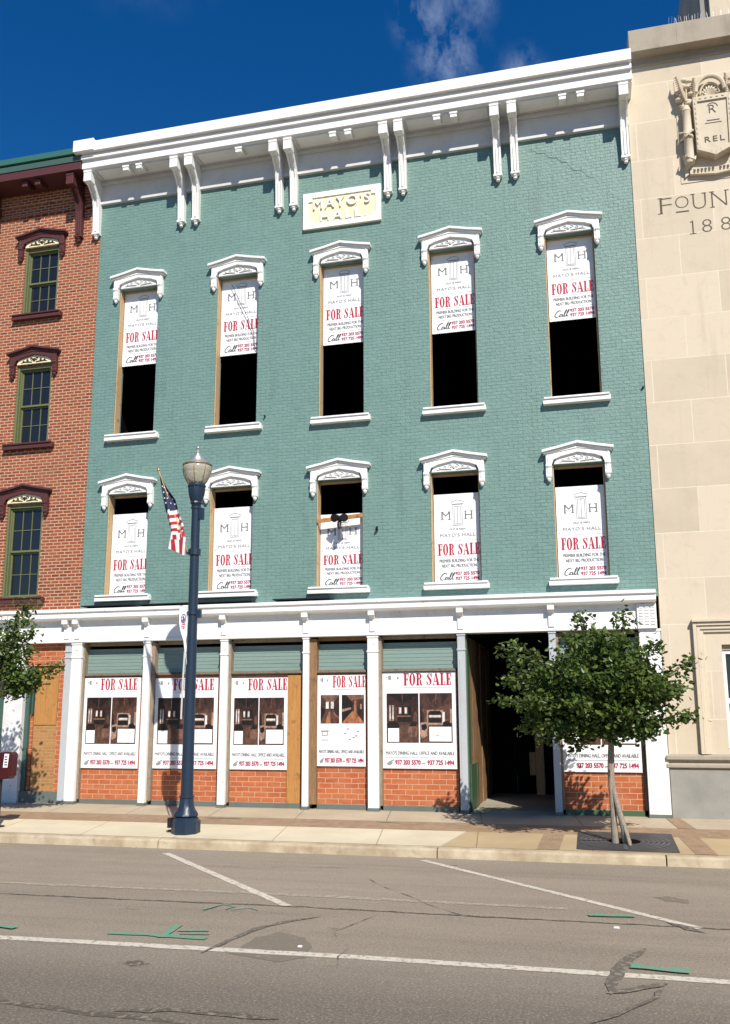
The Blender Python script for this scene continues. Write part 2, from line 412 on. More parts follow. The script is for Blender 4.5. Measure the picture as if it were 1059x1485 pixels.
# road markings and wear: sheets just above the asphalt
def ribbon(name, pts, w, mat, lift=.004, jit=0., taper=False):
    m = MB(); L = []; n = len(pts)
    # resample for a slightly ragged edge
    P = []
    for i in range(n-1):
        a, b = Vector(pts[i]), Vector(pts[i+1]); k = max(1, int((b-a).length/.12))
        P += [a.lerp(b, j/k) for j in range(k)]
    P.append(Vector(pts[-1]))
    for i, p in enumerate(P):
        d = (P[min(i+1, len(P)-1)]-P[max(i-1, 0)]).normalized(); q = Vector((-d.y, d.x))
        ww = w*(1+random.uniform(-jit, jit)); 
        if taper: ww *= max(.15, min(1, 5*min(i, len(P)-1-i)/len(P)+.15))
        sh = q*random.uniform(-jit, jit)*w*.6
        L.append((p+q*ww/2+sh, p-q*ww/2+sh))
    for i in range(len(L)-1):
        a, b = L[i]; c, d = L[i+1]; z = RZ+lift
        m.quad((a.x,a.y,z),(b.x,b.y,z),(d.x,d.y,z),(c.x,c.y,z))
    return tag(m.build(name, mat), kind='structure')
def patch(name, pts, mat, lift=.004, z=None):
    m = MB(); zz = RZ+lift if z is None else z
    P = []
    n = len(pts)
    for i in range(n):
        a, b = Vector(pts[i]), Vector(pts[(i+1) % n]); k = 4
        for j in range(k):
            q = a.lerp(b, j/k); P.append((q.x+random.uniform(-.025,.025), q.y+random.uniform(-.025,.025), zz))
    m.add(P, [tuple(range(len(P)))])
    return tag(m.build(name, mat), kind='structure')
ribbon('parking_line', [(4.45,-4.2),(7.86,-7.78)], .125, M['roadpaint'], .004, .06)
ribbon('parking_line', [(8.84,-3.98),(12.64,-7.86)], .115, M['roadpaint'], .004, .06)
ribbon('parking_line', [(-3.7,-4.2),(-.3,-7.8)], .12, M['roadpaint'], .004, .06)
ribbon('lane_line', [(-40,-10.1),(5.4,-9.97),(9.2,-9.86),(12.7,-9.9),(50,-10.0)], .15, M['roadpaint'], .004, .05)
ribbon('old_road_line', [(-6,-7.3),(3.4,-7.2),(6.5,-7.11),(8.7,-7.11),(11.2,-7.15)], .14, M['palepaint'], .0035, .25)
ribbon('tar_seam', [(-20,-7.95),(3.9,-7.9),(5.98,-7.87),(7.97,-7.79),(10.26,-7.83),(12.53,-7.83),(30,-7.9)], .04, M['tar'], .006, .7)
ribbon('road_crack', [(8.15,-5.44),(8.5,-5.95),(8.78,-6.38),(9.2,-6.85),(9.51,-7.3),(9.9,-7.7),(10.19,-7.92),(10.69,-8.23)], .009, M['tar'], .0065, 1.2, True)
ribbon('road_crack', [(9.05,-7.95),(8.97,-8.3),(8.87,-8.68),(8.78,-8.95),(8.9,-9.22),(9.12,-9.54),(9.1,-9.9),(9.2,-10.3)], .009, M['tar'], .009, 1.4, True)
ribbon('road_crack', [(5.2,-5.3),(6.6,-5.15),(7.9,-4.95),(8.3,-4.75)], .009, M['tar'], .0065, 1.4, True)
patch('oil_stain', [(8.02,-10.02),(8.58,-10.2),(8.82,-10.0),(8.7,-9.5),(8.54,-9.25),(8.22,-9.05),(8.04,-9.36)], M['oil'], .003)
ribbon('skid_mark', [(7.74,-10.08),(7.81,-9.56),(7.9,-9.01),(8.14,-8.55),(8.43,-8.26)], .075, M['skid'], .008, .3, True)
patch('oil_stain', [(7.12,-10.55),(7.28,-10.66),(7.42,-10.55),(7.27,-10.45)], M['tar'], .003)
ribbon('skid_mark', [(3.0,-11.72),(6.77,-11.86),(7.43,-11.93),(7.97,-11.95),(8.9,-12.02)], .10, M['tar'], .004, .25, True)
ribbon('skid_mark', [(7.8,-11.88),(8.2,-11.74),(8.7,-11.72),(9.15,-11.76)], .10, M['tar'], .007, .25, True)
ribbon('skid_mark', [(12.02,-8.9),(11.84,-9.3),(11.73,-9.75),(11.66,-10.2),(11.66,-10.52)], .12, M['skid'], .008, .12, True)
ribbon('skid_mark', [(11.62,-10.5),(11.84,-10.33),(12.13,-10.08)], .10, M['skid'], .0105, .12, True)
ribbon('skid_mark', [(12.1,-10.1),(12.02,-10.5),(11.75,-10.95),(11.45,-11.35)], .05, M['skid'], .0125, .35, True)
patch('oil_stain', [(12.26,-6.2),(12.45,-6.12),(12.68,-6.3),(12.66,-6.5),(12.4,-6.45)], M['oil'], .003)
patch('oil_stain', [(12.3,-7.62),(12.5,-7.75),(12.68,-8.1),(12.45,-7.95)], M['tar'], .008)
UL = .0095
for pts, w in (([(6.43,-9.53),(6.88,-9.52),(7.56,-9.54)], .11), ([(7.08,-9.6),(7.0,-9.05)], .09), ([(7.12,-9.3),(7.45,-9.22)], .035), ([(7.2,-9.42),(7.52,-9.36)], .03),
               ([(6.95,-8.25),(7.06,-7.9),(7.26,-7.98),(7.2,-8.15)], .035), ([(7.28,-8.17),(7.45,-8.02),(7.6,-8.12)], .025), ([(11.45,-7.5),(11.97,-7.45)], .10),
               ([(11.84,-9.62),(12.36,-9.68)], .13), ([(5.0,-9.56),(5.32,-9.6)], .1)):
    UL += .001; ribbon('utility_paint_mark', pts, w, M['utilgreen'], UL, .2)
for pts, w in (([(7.45,-1.36),(7.95,-1.44)], .05), ([(3.95,-1.42),(4.7,-1.42)], .05)):
    o = ribbon('utility_paint_mark', pts, w, M['utilgreen'], 0, .4)
    o.location.z = SL(-1.4)+.012-RZ
# little pieces of litter on the road
for x, y in ((11.75,-8.05),(8.62,-9.62)):
    m = MB(); k = random.uniform(.018,.03)
    m.prism([(x-k,y-k*.8),(x+k*1.2,y-k),(x+k,y+k),(x-k*.6,y+k*.9)], 'z', RZ+.004, RZ+.016)
    tag(m.build('litter_scrap', M['sheet']), 'tiny pale scrap of litter lying on the asphalt', 'litter', 'litter scraps on the road')

# ------------------------------------------------------------------ shared architectural pieces
def hood_part(cx, zb, parent, mw, mc, mo, name='hood'):
    """carved window hood: shallow pediment with tympanum, crown mould and end brackets; zb = underside"""
    o = (cx, 0, zb); m = MB()
    X = .66
    outer_t = [(-X,.265),(-.36,.325),(0,.40),(.36,.325),(X,.265)]
    inner = [(-.50,.035),(-.44,.12),(0,.235),(.44,.12),(.50,.035)]
    sh = lambda P: [(cx+a, zb+b) for a, b in P]
    # backing with the tympanum
    m.prism(sh([(-.5,0),(.5,0)] + [(a,b) for a, b in reversed(outer_t[1:-1])]), 'y', -.05, 0, 1)
    # architrave ring
    ring_o = [(-X,0),(-X,.265),(-.36,.325),(0,.40),(.36,.325),(X,.265),(X,0)]
    ring_i = [(-.535,0),(-.50,.09),(-.34,.155),(0,.225),(.34,.155),(.50,.09),(.535,0)]
    m.strip(sh(ring_o), sh(ring_i), -.105, -.002, 0)
    ring_j = [(a*.955, b*.86+.01) for a, b in ring_o]; ring_j[0] = (-.62,0); ring_j[-1] = (.62,0)
    ring_k = [(a*.93, b*.74+.015) for a, b in ring_o]; ring_k[0] = (-.585,0); ring_k[-1] = (.585,0)
    m.strip(sh(ring_j), sh(ring_k), -.122, -.1, 0)
    # crown mould
    ct = [(-.735,.30),(-.36,.372),(0,.455),(.36,.372),(.735,.30)]
    cb = [(-.735,.245),(-.36,.318),(0,.40),(.36,.318),(.735,.245)]
    m.strip(sh(ct), sh(cb), -.185, 0, 0)
    cb2 = [(a*.96, b-.035) for a, b in cb]
    m.strip(sh([(a*.96, b) for a, b in cb]), sh(cb2), -.145, -.001, 0)
    h = m.build(name, [mw, mc], parent, o, bevel=.006)
    # carved leaf scrolls on the tympanum
    m = MB()
    for s in (-1, 1):
        for k in range(3):
            x0 = s*(.07+.115*k); r = .042-.009*k; zc = .115-.022*k
            pts = [(cx+x0+s*r*math.cos(a)*(1-a/9), -.058, zb+zc+r*math.sin(a)*(1-a/9)) for a in [i*.7 for i in range(9)]]
            m.tube(pts, .011, 5)
        m.tube([(cx+s*.38, -.056, zb+.035),(cx+s*.28, -.062, zb+.06),(cx+s*.14, -.06, zb+.05),(cx+s*.05,-.058,zb+.04)], [.006,.012,.014,.01], 5)
    m.ball((cx,-.055,zb+.10), .04, 6, 0, (1,.5,1.3))
    m.build('scrollwork', mo, h, o, smooth=True)
    # end brackets
    for s in (-1, 1):
        m = MB(); x0 = cx+s*.605
        prof = [(0,0),(-.125,0),(-.13,-.05),(-.105,-.09),(-.095,-.2),(-.115,-.25),(-.10,-.29),(-.06,-.30),(0,-.30)]
        m.prism([(a, zb+b) for a, b in prof], 'x', x0-.062, x0+.062)
        m.prism([(a-.012, zb+b) for a, b in prof[1:5]] + [(-.09, zb-.2),(-.09,zb-.01)], 'x', x0-.03, x0+.03)
        m.lathe([(.012,-.085),(.035,-.06),(.05,-.025),(.045,.0)], (x0,-.055,zb-.30), 8)
        m.build('hood_bracket', mw, h, o, bevel=.006)
    return h

def sill_part(cx, z, parent, mat, hw=.70, name='sill'):
    m = MB(); m.box(cx-hw, cx+hw, -.13, .2, z-.145, z-.04); m.box(cx-hw+.02, cx+hw-.02, -.16, -.001, z-.04, z)
    return m.build(name, mat, parent, (cx,0,z), bevel=.008)

def wall_grid(m, x0, x1, z0, z1, y0, y1, holes, mi=0):
    xs = sorted({x0, x1, *[h[0] for h in holes], *[h[1] for h in holes]}); zs = sorted({z0, z1, *[h[2] for h in holes], *[h[3] for h in holes]})
    for i in range(len(xs)-1):
        for j in range(len(zs)-1):
            cx, cz = (xs[i]+xs[i+1])/2, (zs[j]+zs[j+1])/2
            if any(h[0] < cx < h[1] and h[2] < cz < h[3] for h in holes): continue
            m.flat(xs[i], xs[i+1], zs[j], zs[j+1], y0, mi)
            m.quad((xs[i+1],y1,zs[j]),(xs[i],y1,zs[j]),(xs[i],y1,zs[j+1]),(xs[i+1],y1,zs[j+1]), mi)
    for a, b, c, d in list(holes) + [(x1, x0, z0, z1)]:
        m.quad((a,y0,c),(a,y1,c),(a,y1,d),(a,y0,d), mi); m.quad((b,y1,c),(b,y0,c),(b,y0,d),(b,y1,d), mi)
        lo, hi = min(a,b), max(a,b)
        if a < b:
            m.quad((lo,y0,c),(hi,y0,c),(hi,y1,c),(lo,y1,c), mi); m.quad((lo,y1,d),(hi,y1,d),(hi,y0,d),(lo,y0,d), mi)
    m.quad((x0,y0,z1),(x1,y0,z1),(x1,y1,z1),(x0,y1,z1), mi); m.quad((x0,y1,z0),(x1,y1,z0),(x1,y0,z0),(x0,y0,z0), mi)

# ------------------------------------------------------------------ the green hall
hall = empty('commercial_building', (6.5,0,0), 'three storey teal painted brick hall with white cornice, arched hoods and boarded storefront', 'building')
WX = [1.13, 3.76, 6.36, 8.96, 11.59]
UZ0, UZ1, LZ0, LZ1, HW = 8.64, 12.46, 4.73, 7.17, .535
holes = [(x-HW, x+HW, UZ0, UZ1) for x in WX] + [(x-.035-HW, x-.035+HW, LZ0, LZ1) for x in WX]
m = MB(); wall_grid(m, -.04, 13.0, 4.30, 15.52, 0, .34, holes)
m.build('wall', M['green'], hall, recalc=False)
# shell behind: sides, back, roof, floors (dark rooms)
m = MB()
m.box(-.03,.2,.345,12,0,16.0); m.box(12.8,12.99,.345,12,0,16.0); m.box(.21,12.79,11.8,12,0,16.0)
m.box(.21,12.79,.345,11.79,15.6,15.75); m.box(.21,12.79,.345,11.79,8.15,8.35); m.box(.21,12.79,.345,11.79,4.30,4.5)
m.build('interior', M['dark'], hall)
m = MB(); m.box(-.03,12.99,.0,12,15.76,16.02); m.build('roof', M['coping'], hall)

def window_part(cx, z0, z1, hood_drop=0.):
    m = MB(); o = (cx, 0, z0)
    # rough timber jambs, head and a rail left in the opening
    m.box(cx-HW+.001, cx-HW+.022, .02, .26, z0+.002, z1-.002); m.box(cx+HW-.035, cx+HW-.001, .10, .26, z0+.002, z1-.002)
    m.box(cx-HW+.023, cx+HW-.036, .17, .26, z1-.04, z1-.002)
    w = m.build('window', M['pine'], hall, o, bevel=.004)
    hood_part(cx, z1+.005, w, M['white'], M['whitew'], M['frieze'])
    sill_part(cx, z0, w, M['white'])
    return w
wu = window_part(WX[0], UZ0, UZ1)
wl = window_part(WX[0]-.035, LZ0, LZ1)
for x in WX[1:]:
    copy_tree(wu, hall, (x-WX[0],0,0)); copy_tree(wl, hall, (x-WX[0],0,0))

# main cornice
m = MB()
prof = [(-.004,15.50),(-.60,15.50),(-.60,15.535),(-.665,15.535),(-.665,15.755),(-.735,15.755),(-.735,15.855),(-.70,15.87),(-.70,15.90),(-.82,15.90),(-.82,16.16),(-.78,16.19),(-.004,16.06)]
m.prism(prof, 'x', -.27, 13.09)
m.prism([(-.86,15.91),(-.86,16.22),(-.3,16.15),(-.3,15.91)], 'x', -.43, .14)
cor = m.build('cornice', M['white'], hall, bevel=.006)
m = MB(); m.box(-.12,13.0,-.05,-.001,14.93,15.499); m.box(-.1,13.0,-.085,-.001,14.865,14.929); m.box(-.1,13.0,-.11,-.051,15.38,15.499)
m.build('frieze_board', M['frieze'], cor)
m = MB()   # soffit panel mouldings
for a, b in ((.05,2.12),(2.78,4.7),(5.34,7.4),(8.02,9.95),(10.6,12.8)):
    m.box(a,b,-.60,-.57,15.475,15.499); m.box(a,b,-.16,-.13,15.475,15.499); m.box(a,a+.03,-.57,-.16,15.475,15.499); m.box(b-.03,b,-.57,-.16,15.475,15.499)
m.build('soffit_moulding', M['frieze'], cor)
def cornice_bracket(x, parent, mat, matp, y=0):
    m = MB(); o = (x,0,14.1)
    side = [(-.001,14.07),(-.13,14.07),(-.155,14.5),(-.175,14.74),(-.23,14.93),(-.32,15.06),(-.43,15.15),(-.47,15.19),(-.60,15.19),(-.60,15.498),(-.001,15.498)]
    for s in (-1, 1): m.prism(side, 'x', x+s*.04, x+s*.085)
    inn = [(-.001,14.07),(-.105,14.07),(-.13,14.5),(-.15,14.74),(-.20,14.95),(-.29,15.09),(-.43,15.2),(-.43,15.497),(-.001,15.497)]
    m.prism(inn, 'x', x-.0395, x+.0395, 1)
    m.box(x-.10,x+.10,-.645,-.43,15.205,15.44); m.box(x-.105,x+.105,-.655,-.40,15.44,15.496)
    m.prism([(-.13,14.1),(-.142,14.1),(-.168,14.7),(-.15,14.7)], 'x', x-.028, x+.028, 0)
    m.box(x-.10,x+.10,-.15,-.001,14.02,14.07)
    m.lathe([(.015,-.12),(.05,-.095),(.035,-.07),(.065,-.03),(.06,.0)], (x,-.075,14.02), 8)
    return m.build('bracket', [mat, matp], parent, o, bevel=.006)
bx = [2.24,2.63,4.82,5.19,7.52,7.88,10.09,10.48,-.12,12.90]
b0 = cornice_bracket(bx[0], cor, M['whitew'], M['whitew'])
for x in bx[1:]: copy_tree(b0, cor, (x-bx[0],0,0))
def modillion(x, parent, mat):
    m = MB(); m.prism([(-.60,15.36),(-.60,15.498),(-.22,15.498),(-.30,15.42),(-.46,15.36)], 'x', x-.075, x+.075); m.box(x-.09,x+.09,-.615,-.45,15.44,15.497)
    return m.build('modillion', mat, parent, (x,0,15.4), bevel=.006)
mx = [.92,1.28,3.93,6.30,6.67,8.78,9.17,11.60,11.99]
m0 = modillion(mx[0], cor, M['white'])
for x in mx[1:]: copy_tree(m0, cor, (x-mx[0],0,0))

# name plaque with raised letters
m = MB(); px0, px1, pz0, pz1 = 5.42, 7.34, 13.38, 14.31
m.box(px0,px1,-.045,-.001,pz0,pz1,1)
fr = [(px0,pz0),(px1,pz0),(px1,pz1),(px0,pz1)]; a = .13
inn = [(px0+a,pz0+a),(px1-a,pz0+a),(px1-a,pz1-a),(px0+a,pz1-a)]
for i in range(4): m.prism([fr[i], fr[(i+1) % 4], inn[(i+1) % 4], inn[i]], 'y', -.075, -.046)
for sx, sz in ((px0+a,pz0+a),(px1-a,pz0+a),(px1-a,pz1-a),(px0+a,pz1-a)):
    dx = .1 if sx < 6 else -.1; dz = .1 if sz < 13.8 else -.1
    m.box(min(sx,sx+dx),max(sx,sx+dx),-.073,-.046,min(sz,sz+dz),max(sz,sz+dz))
pl = m.build('name_plaque', [M['white'], M['cream']], hall)
m = MB(); m.text("MAYO'S", 6.38, 13.87, -.046, .245, 1.40, 'CENTER', 0, depth=.045, space=1.25); m.text("HALL.", 6.42, 13.53, -.046, .235, 1.12, 'CENTER', 0, depth=.045, space=1.25)
m.build('lettering', M['white'], pl)
# small wall fittings and a settlement crack
m = MB(); m.tube([(7.19,0,5.97),(7.19,-.1,5.98),(7.22,-.11,6.02)], .022, 6); m.ball((7.19,-.05,5.97), .035, 6); m.build('wall_anchor', M['black'], hall)
m = MB(); m.tube([(4.52,0,8.8),(4.52,-.07,8.81)], .02, 6); m.build('wall_anchor', M['black'], hall)
m = MB(); m.tube([(12.96,0,8.72),(12.96,-.06,8.73)], .025, 6); m.build('wall_anchor', M['black'], hall)
m = MB()
cp = [(10.75,14.62),(10.92,14.60),(10.98,14.52),(11.15,14.5),(11.22,14.38),(11.42,14.33),(11.5,14.22),(11.62,14.2),(11.75,13.98),(11.95,13.93),(12.05,13.78),(12.2,13.72),(12.32,13.5)]
for i in range(len(cp)-1):
    (a, b), (c, d) = cp[i], cp[i+1]; w = .012*(1-abs(i-5)/8)
    m.add([(a,-.003,b-w),(c,-.003,d-w),(c,-.003,d+w),(a,-.003,b+w)], [(0,1,2,3)])
m.build('wall_crack', M['dkgreen'], hall)

# ---- storefront
def storefront_cornice(x0, x1, parent):
    m = MB()
    m.prism([(-.115,3.64),(-.115,4.14),(-.27,4.16),(-.30,4.20),(-.30,4.30),(-.34,4.33),(-.34,4.40),(0.02,4.44),(.30,4.44),(.30,3.64)], 'x', x0, x1)
    m.box(x0,x1,-.135,-.114,3.64,3.70)
    return m.build('storefront_cornice', M['whitew'], parent, bevel=.006)
sc = storefront_cornice(.13, 12.93, hall)
m = MB(); m.box(.2,1.5,-.36,-.0,4.443,4.47); m.box(1.6,4.4,-.355,-.0,4.441,4.462); m.box(4.9,6.2,-.35,-.0,4.441,4.47)
m.build('flashing', M['black'], sc)
PIL = [(-.13,.12),(1.71,1.875),(3.60,3.77),(5.53,5.66),(6.98,7.21),(8.92,9.08),(10.80,10.94),(12.58,12.985)]
def entab_bracket(x, parent, w=.12):
    m = MB()
    m.prism([(-.114,3.72),(-.15,3.72),(-.16,3.98),(-.20,4.02),(-.26,4.06),(-.26,4.159),(-.114,4.139)], 'x', x-w/2, x+w/2); m.box(x-w/2-.01,x+w/2+.01,-.275,-.20,4.06,4.155)
    return m.build('cornice_bracket', M['whitew'], parent, (x,0,3.7), bevel=.006)
e0 = entab_bracket(1.79, sc)
for x in (3.68,5.60,7.10,9.0,10.87): copy_tree(e0, sc, (x-1.79,0,0))
m = MB(); m.box(12.56,12.93,-.17,-.115,3.64,4.139)
for i in range(3):
    for j in range(7): m.box(12.60+i*.11,12.68+i*.11,-.185,-.169,3.72+j*.055,3.75+j*.055)
m.build('cornice_bracket', M['white'], sc, bevel=.004)
def pilaster(x0, x1, mat='whitew'):
    m = MB()
    m.box(x0,x1,-.10,.2,.06,3.638); m.box(x0-.012,x1+.012,-.115,.0,3.28,3.32); m.box(x0-.012,x1+.012,-.115,.0,3.59,3.637)
    if x1-x0 > .2: m.tube([((x0+x1)/2+.07*math.cos(t),-.1,3.42+.05*math.sin(t)) for t in (0,.8,1.57,2.3,3.14)], .014, 5)
    w = (x1-x0)
    if w > .14: m.box(x0+.04,x1-.04,-.107,-.1,.35,3.1)
    p = m.build('pilaster', M[mat], hall, ((x0+x1)/2,0,0), bevel=.007)
    q = MB(); q.box(x0-.01,x1+.01,-.112,.2,-.03,.06); q.build('plinth', M['basegreen'], p)
    return p
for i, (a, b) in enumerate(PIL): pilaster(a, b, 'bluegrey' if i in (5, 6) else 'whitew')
m = MB(); m.box(.0,9.07,.25,.32,0,3.64); m.box(10.93,12.95,.25,.32,0,3.64); m.build('storefront_backing', M['dark'], hall)

def bay(x0, x1, wl=.07, wr=.05, plank=None, base='basegreen', trans=True):
    # timber stops each side, painted transom boards, weathered transom bar, brick bulkhead, painted base
    m = MB()
    m.box(x0+.001,x0+wl,-.02,.24,.10,3.60); m.box(x1-wr,x1-.001,.13,.24,.10,3.60); m.box(x0+wl+.001,x1-wr-.001,.10,.24,3.56,3.632)
    m.build('timber_frame', M['oldwood'] if wl > .12 else M['greywood'], hall, bevel=.005)
    a, b = x0+wl+.002, x1-wr-.002
    if trans:
        m = MB()
        for k in range(7): m.prism([(.17,2.93+k*.08),(.135,2.93+k*.08),(.141,3.008+k*.08),(.18,3.008+k*.08)], 'x', a, b)  # added dark gap above the boards stands in for the soffit's shade
        m.build('transom_boards', M['greenpaint'], hall)
    m = MB(); m.prism([(.05,2.845),(.0,2.87),(.06,2.925),(.2,2.925),(.2,2.845)], 'x', a, b); m.build('transom_bar', M['darkgreywood'], hall, bevel=.005)
    m = MB(); m.box(a,b,.09,.2,.105,2.84); m.build('brick_bulkhead', M['bulk'], hall)
    m = MB(); m.box(a,b,.045,.2,-.02,.104); m.build('base_course', M[base], hall, bevel=.006)
    if plank:
        m = MB(); m.box(plank[0],plank[1],.05,.099,.106,2.83); m.build('plywood_strip', M['plywood'], hall)
bay(.12,1.71,.05,.05); bay(1.875,3.60,.09,.05); bay(3.77,5.53,.05,.05,(5.14,5.44)); bay(5.66,6.98,.16,.06); bay(7.21,8.92,.06,.05); bay(10.94,12.57,.05,.06,base='brightgreen')

# entry recess
m = MB()
for k in range(10):
    y0 = .35+k*.36; m.prism([(8.92,y0),(9.09+.018*(k % 3),y0),(9.10+.012*((k*7) % 4),y0+.352),(8.92,y0+.352)], 'z', .0, 3.6)
m.build('entry_boards', M['oldwood'], hall)
m = MB(); m.box(8.95,9.105,.0,.34,.0,3.6); m.box(9.106,9.13,.1,1.3,.0,.95); m.build('green_panel', M['brightgreen'], hall, bevel=.005)
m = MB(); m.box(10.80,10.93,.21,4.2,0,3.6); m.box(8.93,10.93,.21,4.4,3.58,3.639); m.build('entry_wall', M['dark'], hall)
m = MB(); m.box(10.20,10.40,3.9,4.05,0,3.55); m.box(10.05,10.19,3.95,4.05,.5,1.05); m.build('entry_post', M['pine'], hall, bevel=.005)
m = MB(); m.quad((9.0,.2,.004),(10.9,.2,.004),(10.9,4.3,.05),(9.0,4.3,.05)); m.build('entry_floor', M['doorfloor'], hall)
d = MB()
d.box(8.95,9.05,4.06,4.2,0.03,3.57); d.box(10.41,10.79,4.06,4.2,0.03,3.57); d.box(9.05,10.41,4.06,4.2,2.6,2.7); d.box(9.05,10.41,4.13,4.2,2.7,3.57)
for a, b in ((9.06,9.725),(9.735,10.40)):
    d.box(a,a+.09,4.1,4.16,.06,2.6); d.box(b-.09,b,4.1,4.16,.06,2.6); d.box(a+.09,b-.09,4.1,4.16,.06,.3); d.box(a+.09,b-.09,4.1,4.16,1.0,1.1); d.box(a+.09,b-.09,4.1,4.16,2.45,2.6); d.box(a+.09,b-.09,4.13,4.15,.3,2.45)
dr = d.build('door', M['blackdoor'], hall)
m = MB(); m.tube([(9.69,4.1,.98),(9.69,4.03,.98),(9.69,4.03,1.2),(9.69,4.1,1.2)], .012, 6); m.build('handle', M['black'], dr)

# ------------------------------------------------------------------ lettering pieces
def slab(m, word, x, z, y, h, width, mi=0):
    """heavy condensed slab-serif capitals, each piece a hair proud of the one before"""
    adv = {'F':.56,'O':.62,'R':.66,'S':.54,'A':.70,'L':.54,'E':.56,' ':.34}
    tot = sum(adv[c] for c in word); kx = width/tot; u = 0; n = [0]
    def Y(): n[0] += 1; return y - .0006*(n[0] % 6)
    def rc(a, b, c, d): m.flat(x+(u+a)*kx, x+(u+b)*kx, z+c*h, z+d*h, Y(), mi)
    def pg(P): m.add([(x+(u+a)*kx, Y.__call__() if False else yy, z+b*h) for a, b in P], [tuple(range(len(P)))], mi)
    for c in word:
        yy = Y()
        if c in 'FEL':
            rc(.0,.36 if c == 'F' else .12,0,.06); rc(.08,.28,.0601,.9399 if c != 'L' else .94)
            if c != 'L': rc(0,.50,.94,1); rc(.42,.50,.70,.9399); rc(.2801,.36,.47,.54); rc(.3601,.42,.38,.64)
            else: rc(0,.36,.94,1)
            if c != 'F': rc(.1201,.50,0,.06); rc(.42,.50,.0601,.32)
        elif c == 'O':
            N = 20
            for i in range(N):
                a0, a1 = 2*math.pi*i/N, 2*math.pi*(i+1)/N
                yy = y
                pg([(.28+.28*math.cos(a0), .5+.52*math.sin(a0)), (.28+.28*math.cos(a1), .5+.52*math.sin(a1)), (.28+.085*math.cos(a1), .5+.45*math.sin(a1)), (.28+.085*math.cos(a0), .5+.45*math.sin(a0))])
        elif c == 'R':
            rc(0,.34,0,.06); rc(.08,.27,.0601,.94); rc(0,.27,.9401,1)
            N = 10
            yy = Y()
            for i in range(N):
                a0, a1 = -math.pi/2+math.pi*i/N, -math.pi/2+math.pi*(i+1)/N
                pg([(.2701+.28*math.cos(a0), .75+.25*math.sin(a0)), (.2701+.28*math.cos(a1), .75+.25*math.sin(a1)), (.2701+.10*math.cos(a1), .75+.19*math.sin(a1)), (.2701+.10*math.cos(a0), .75+.19*math.sin(a0))])
            yy = Y(); pg([(.30,.50),(.48,.46),(.54,.08),(.61,.08),(.61,.0),(.46,.0),(.38,.08),(.36,.40)])
        elif c == 'A':
            yy = Y(); pg([(.28,1),(.40,1),(.63,.06),(.40,.06)]); yy = Y(); pg([(.28,1),(.315,.86),(.13,.06),(.07,.06)])
            rc(0,.22,0,.0599); rc(.36,.68,0,.0599); rc(.20,.42,.30,.36)
        elif c == 'S':
            P = [(.44,.72),(.40,.88),(.24,.955),(.13,.88),(.12,.74),(.24,.58),(.36,.42),(.38,.24),(.34,.11),(.22,.045),(.09,.12),(.05,.30)]
            W = [.07,.07,.07,.12,.17,.20,.20,.17,.12,.07,.07,.07]
            yy = Y(); L = []
            for i, p in enumerate(P):
                a, b = P[max(i-1,0)], P[min(i+1,len(P)-1)]; dx, dz = b[0]-a[0], (b[1]-a[1])*1.7; q = math.hypot(dx, dz); nx, nz = -dz/q, dx/q/1.7
                L.append(((p[0]+nx*W[i]/2, p[1]+nz*W[i]/2), (p[0]-nx*W[i]/2, p[1]-nz*W[i]/2)))
            for i in range(len(L)-1): pg([L[i][0], L[i+1][0], L[i+1][1], L[i][1]])
            rc(.42,.49,.66,.98); rc(.0,.06,.02,.36)
        u += adv[c]

def headline(root, x, z, y, h, w):
    fw, sp, sw = .56+.62+.66, .34, .54+.70+.54+.56; k = w/(fw+sp+sw)
    for word, x0, ww in (('FOR', x, fw*k), ('SALE', x+(fw+sp)*k, sw*k)):
        m = MB(); slab(m, word, x0, z, y, h, ww); m.build('headline_word', M['redink'], root, recalc=False)

def script_stroke(m, pts, y, w0, mi=0):
    L = []
    for i, p in enumerate(pts):
        a, b = pts[max(i-1,0)], pts[min(i+1,len(pts)-1)]; dx, dz = b[0]-a[0], b[1]-a[1]; q = math.hypot(dx, dz) or 1
        w = w0*(1.25 if dz < 0 else .7); L.append(((p[0]-dz/q*w/2, p[1]+dx/q*w/2), (p[0]+dz/q*w/2, p[1]-dx/q*w/2)))
    for i in range(len(L)-1): m.add([(q[0], y-.0004*(i % 3), q[1]) for q in (L[i][0], L[i+1][0], L[i+1][1], L[i][1])], [(0,1,2,3)], mi)
def call_script(m, x, z, y, w, h, mi=0):
    S = lambda P: [(x+a*w+b*.10*w, z+b*h) for a, b in P]
    C = [(.36,.72),(.38,.86),(.30,.95),(.18,.88),(.07,.65),(.02,.38),(.06,.16),(.18,.10),(.32,.22)]
    A = [(.50,.40),(.42,.46),(.34,.34),(.33,.20),(.39,.14),(.47,.26),(.52,.44),(.50,.22),(.55,.15)]
    l1 = [(.55,.15),(.66,.48),(.74,.90),(.71,1.0),(.65,.80),(.62,.40),(.64,.18),(.70,.16)]
    l2 = [(.70,.16),(.80,.48),(.90,.90),(.87,1.0),(.81,.80),(.78,.40),(.80,.18),(.90,.2)]
    def dense(P):
        o = []
        for i in range(len(P)-1):
            p0, p1, p2, p3 = P[max(i-1,0)], P[i], P[i+1], P[min(i+2,len(P)-1)]
            for k in range(3):
                t = k/3; o.append(tuple(.5*(2*p1[j]+(p2[j]-p0[j])*t+(2*p0[j]-5*p1[j]+4*p2[j]-p3[j])*t*t+(3*p1[j]-p0[j]-3*p2[j]+p3[j])*t**3) for j in (0,1)))
        return o+[P[-1]]
    for k, P in enumerate((C, A, l1, l2)): script_stroke(m, dense(S(P)), y-.0012*k, .018, mi)

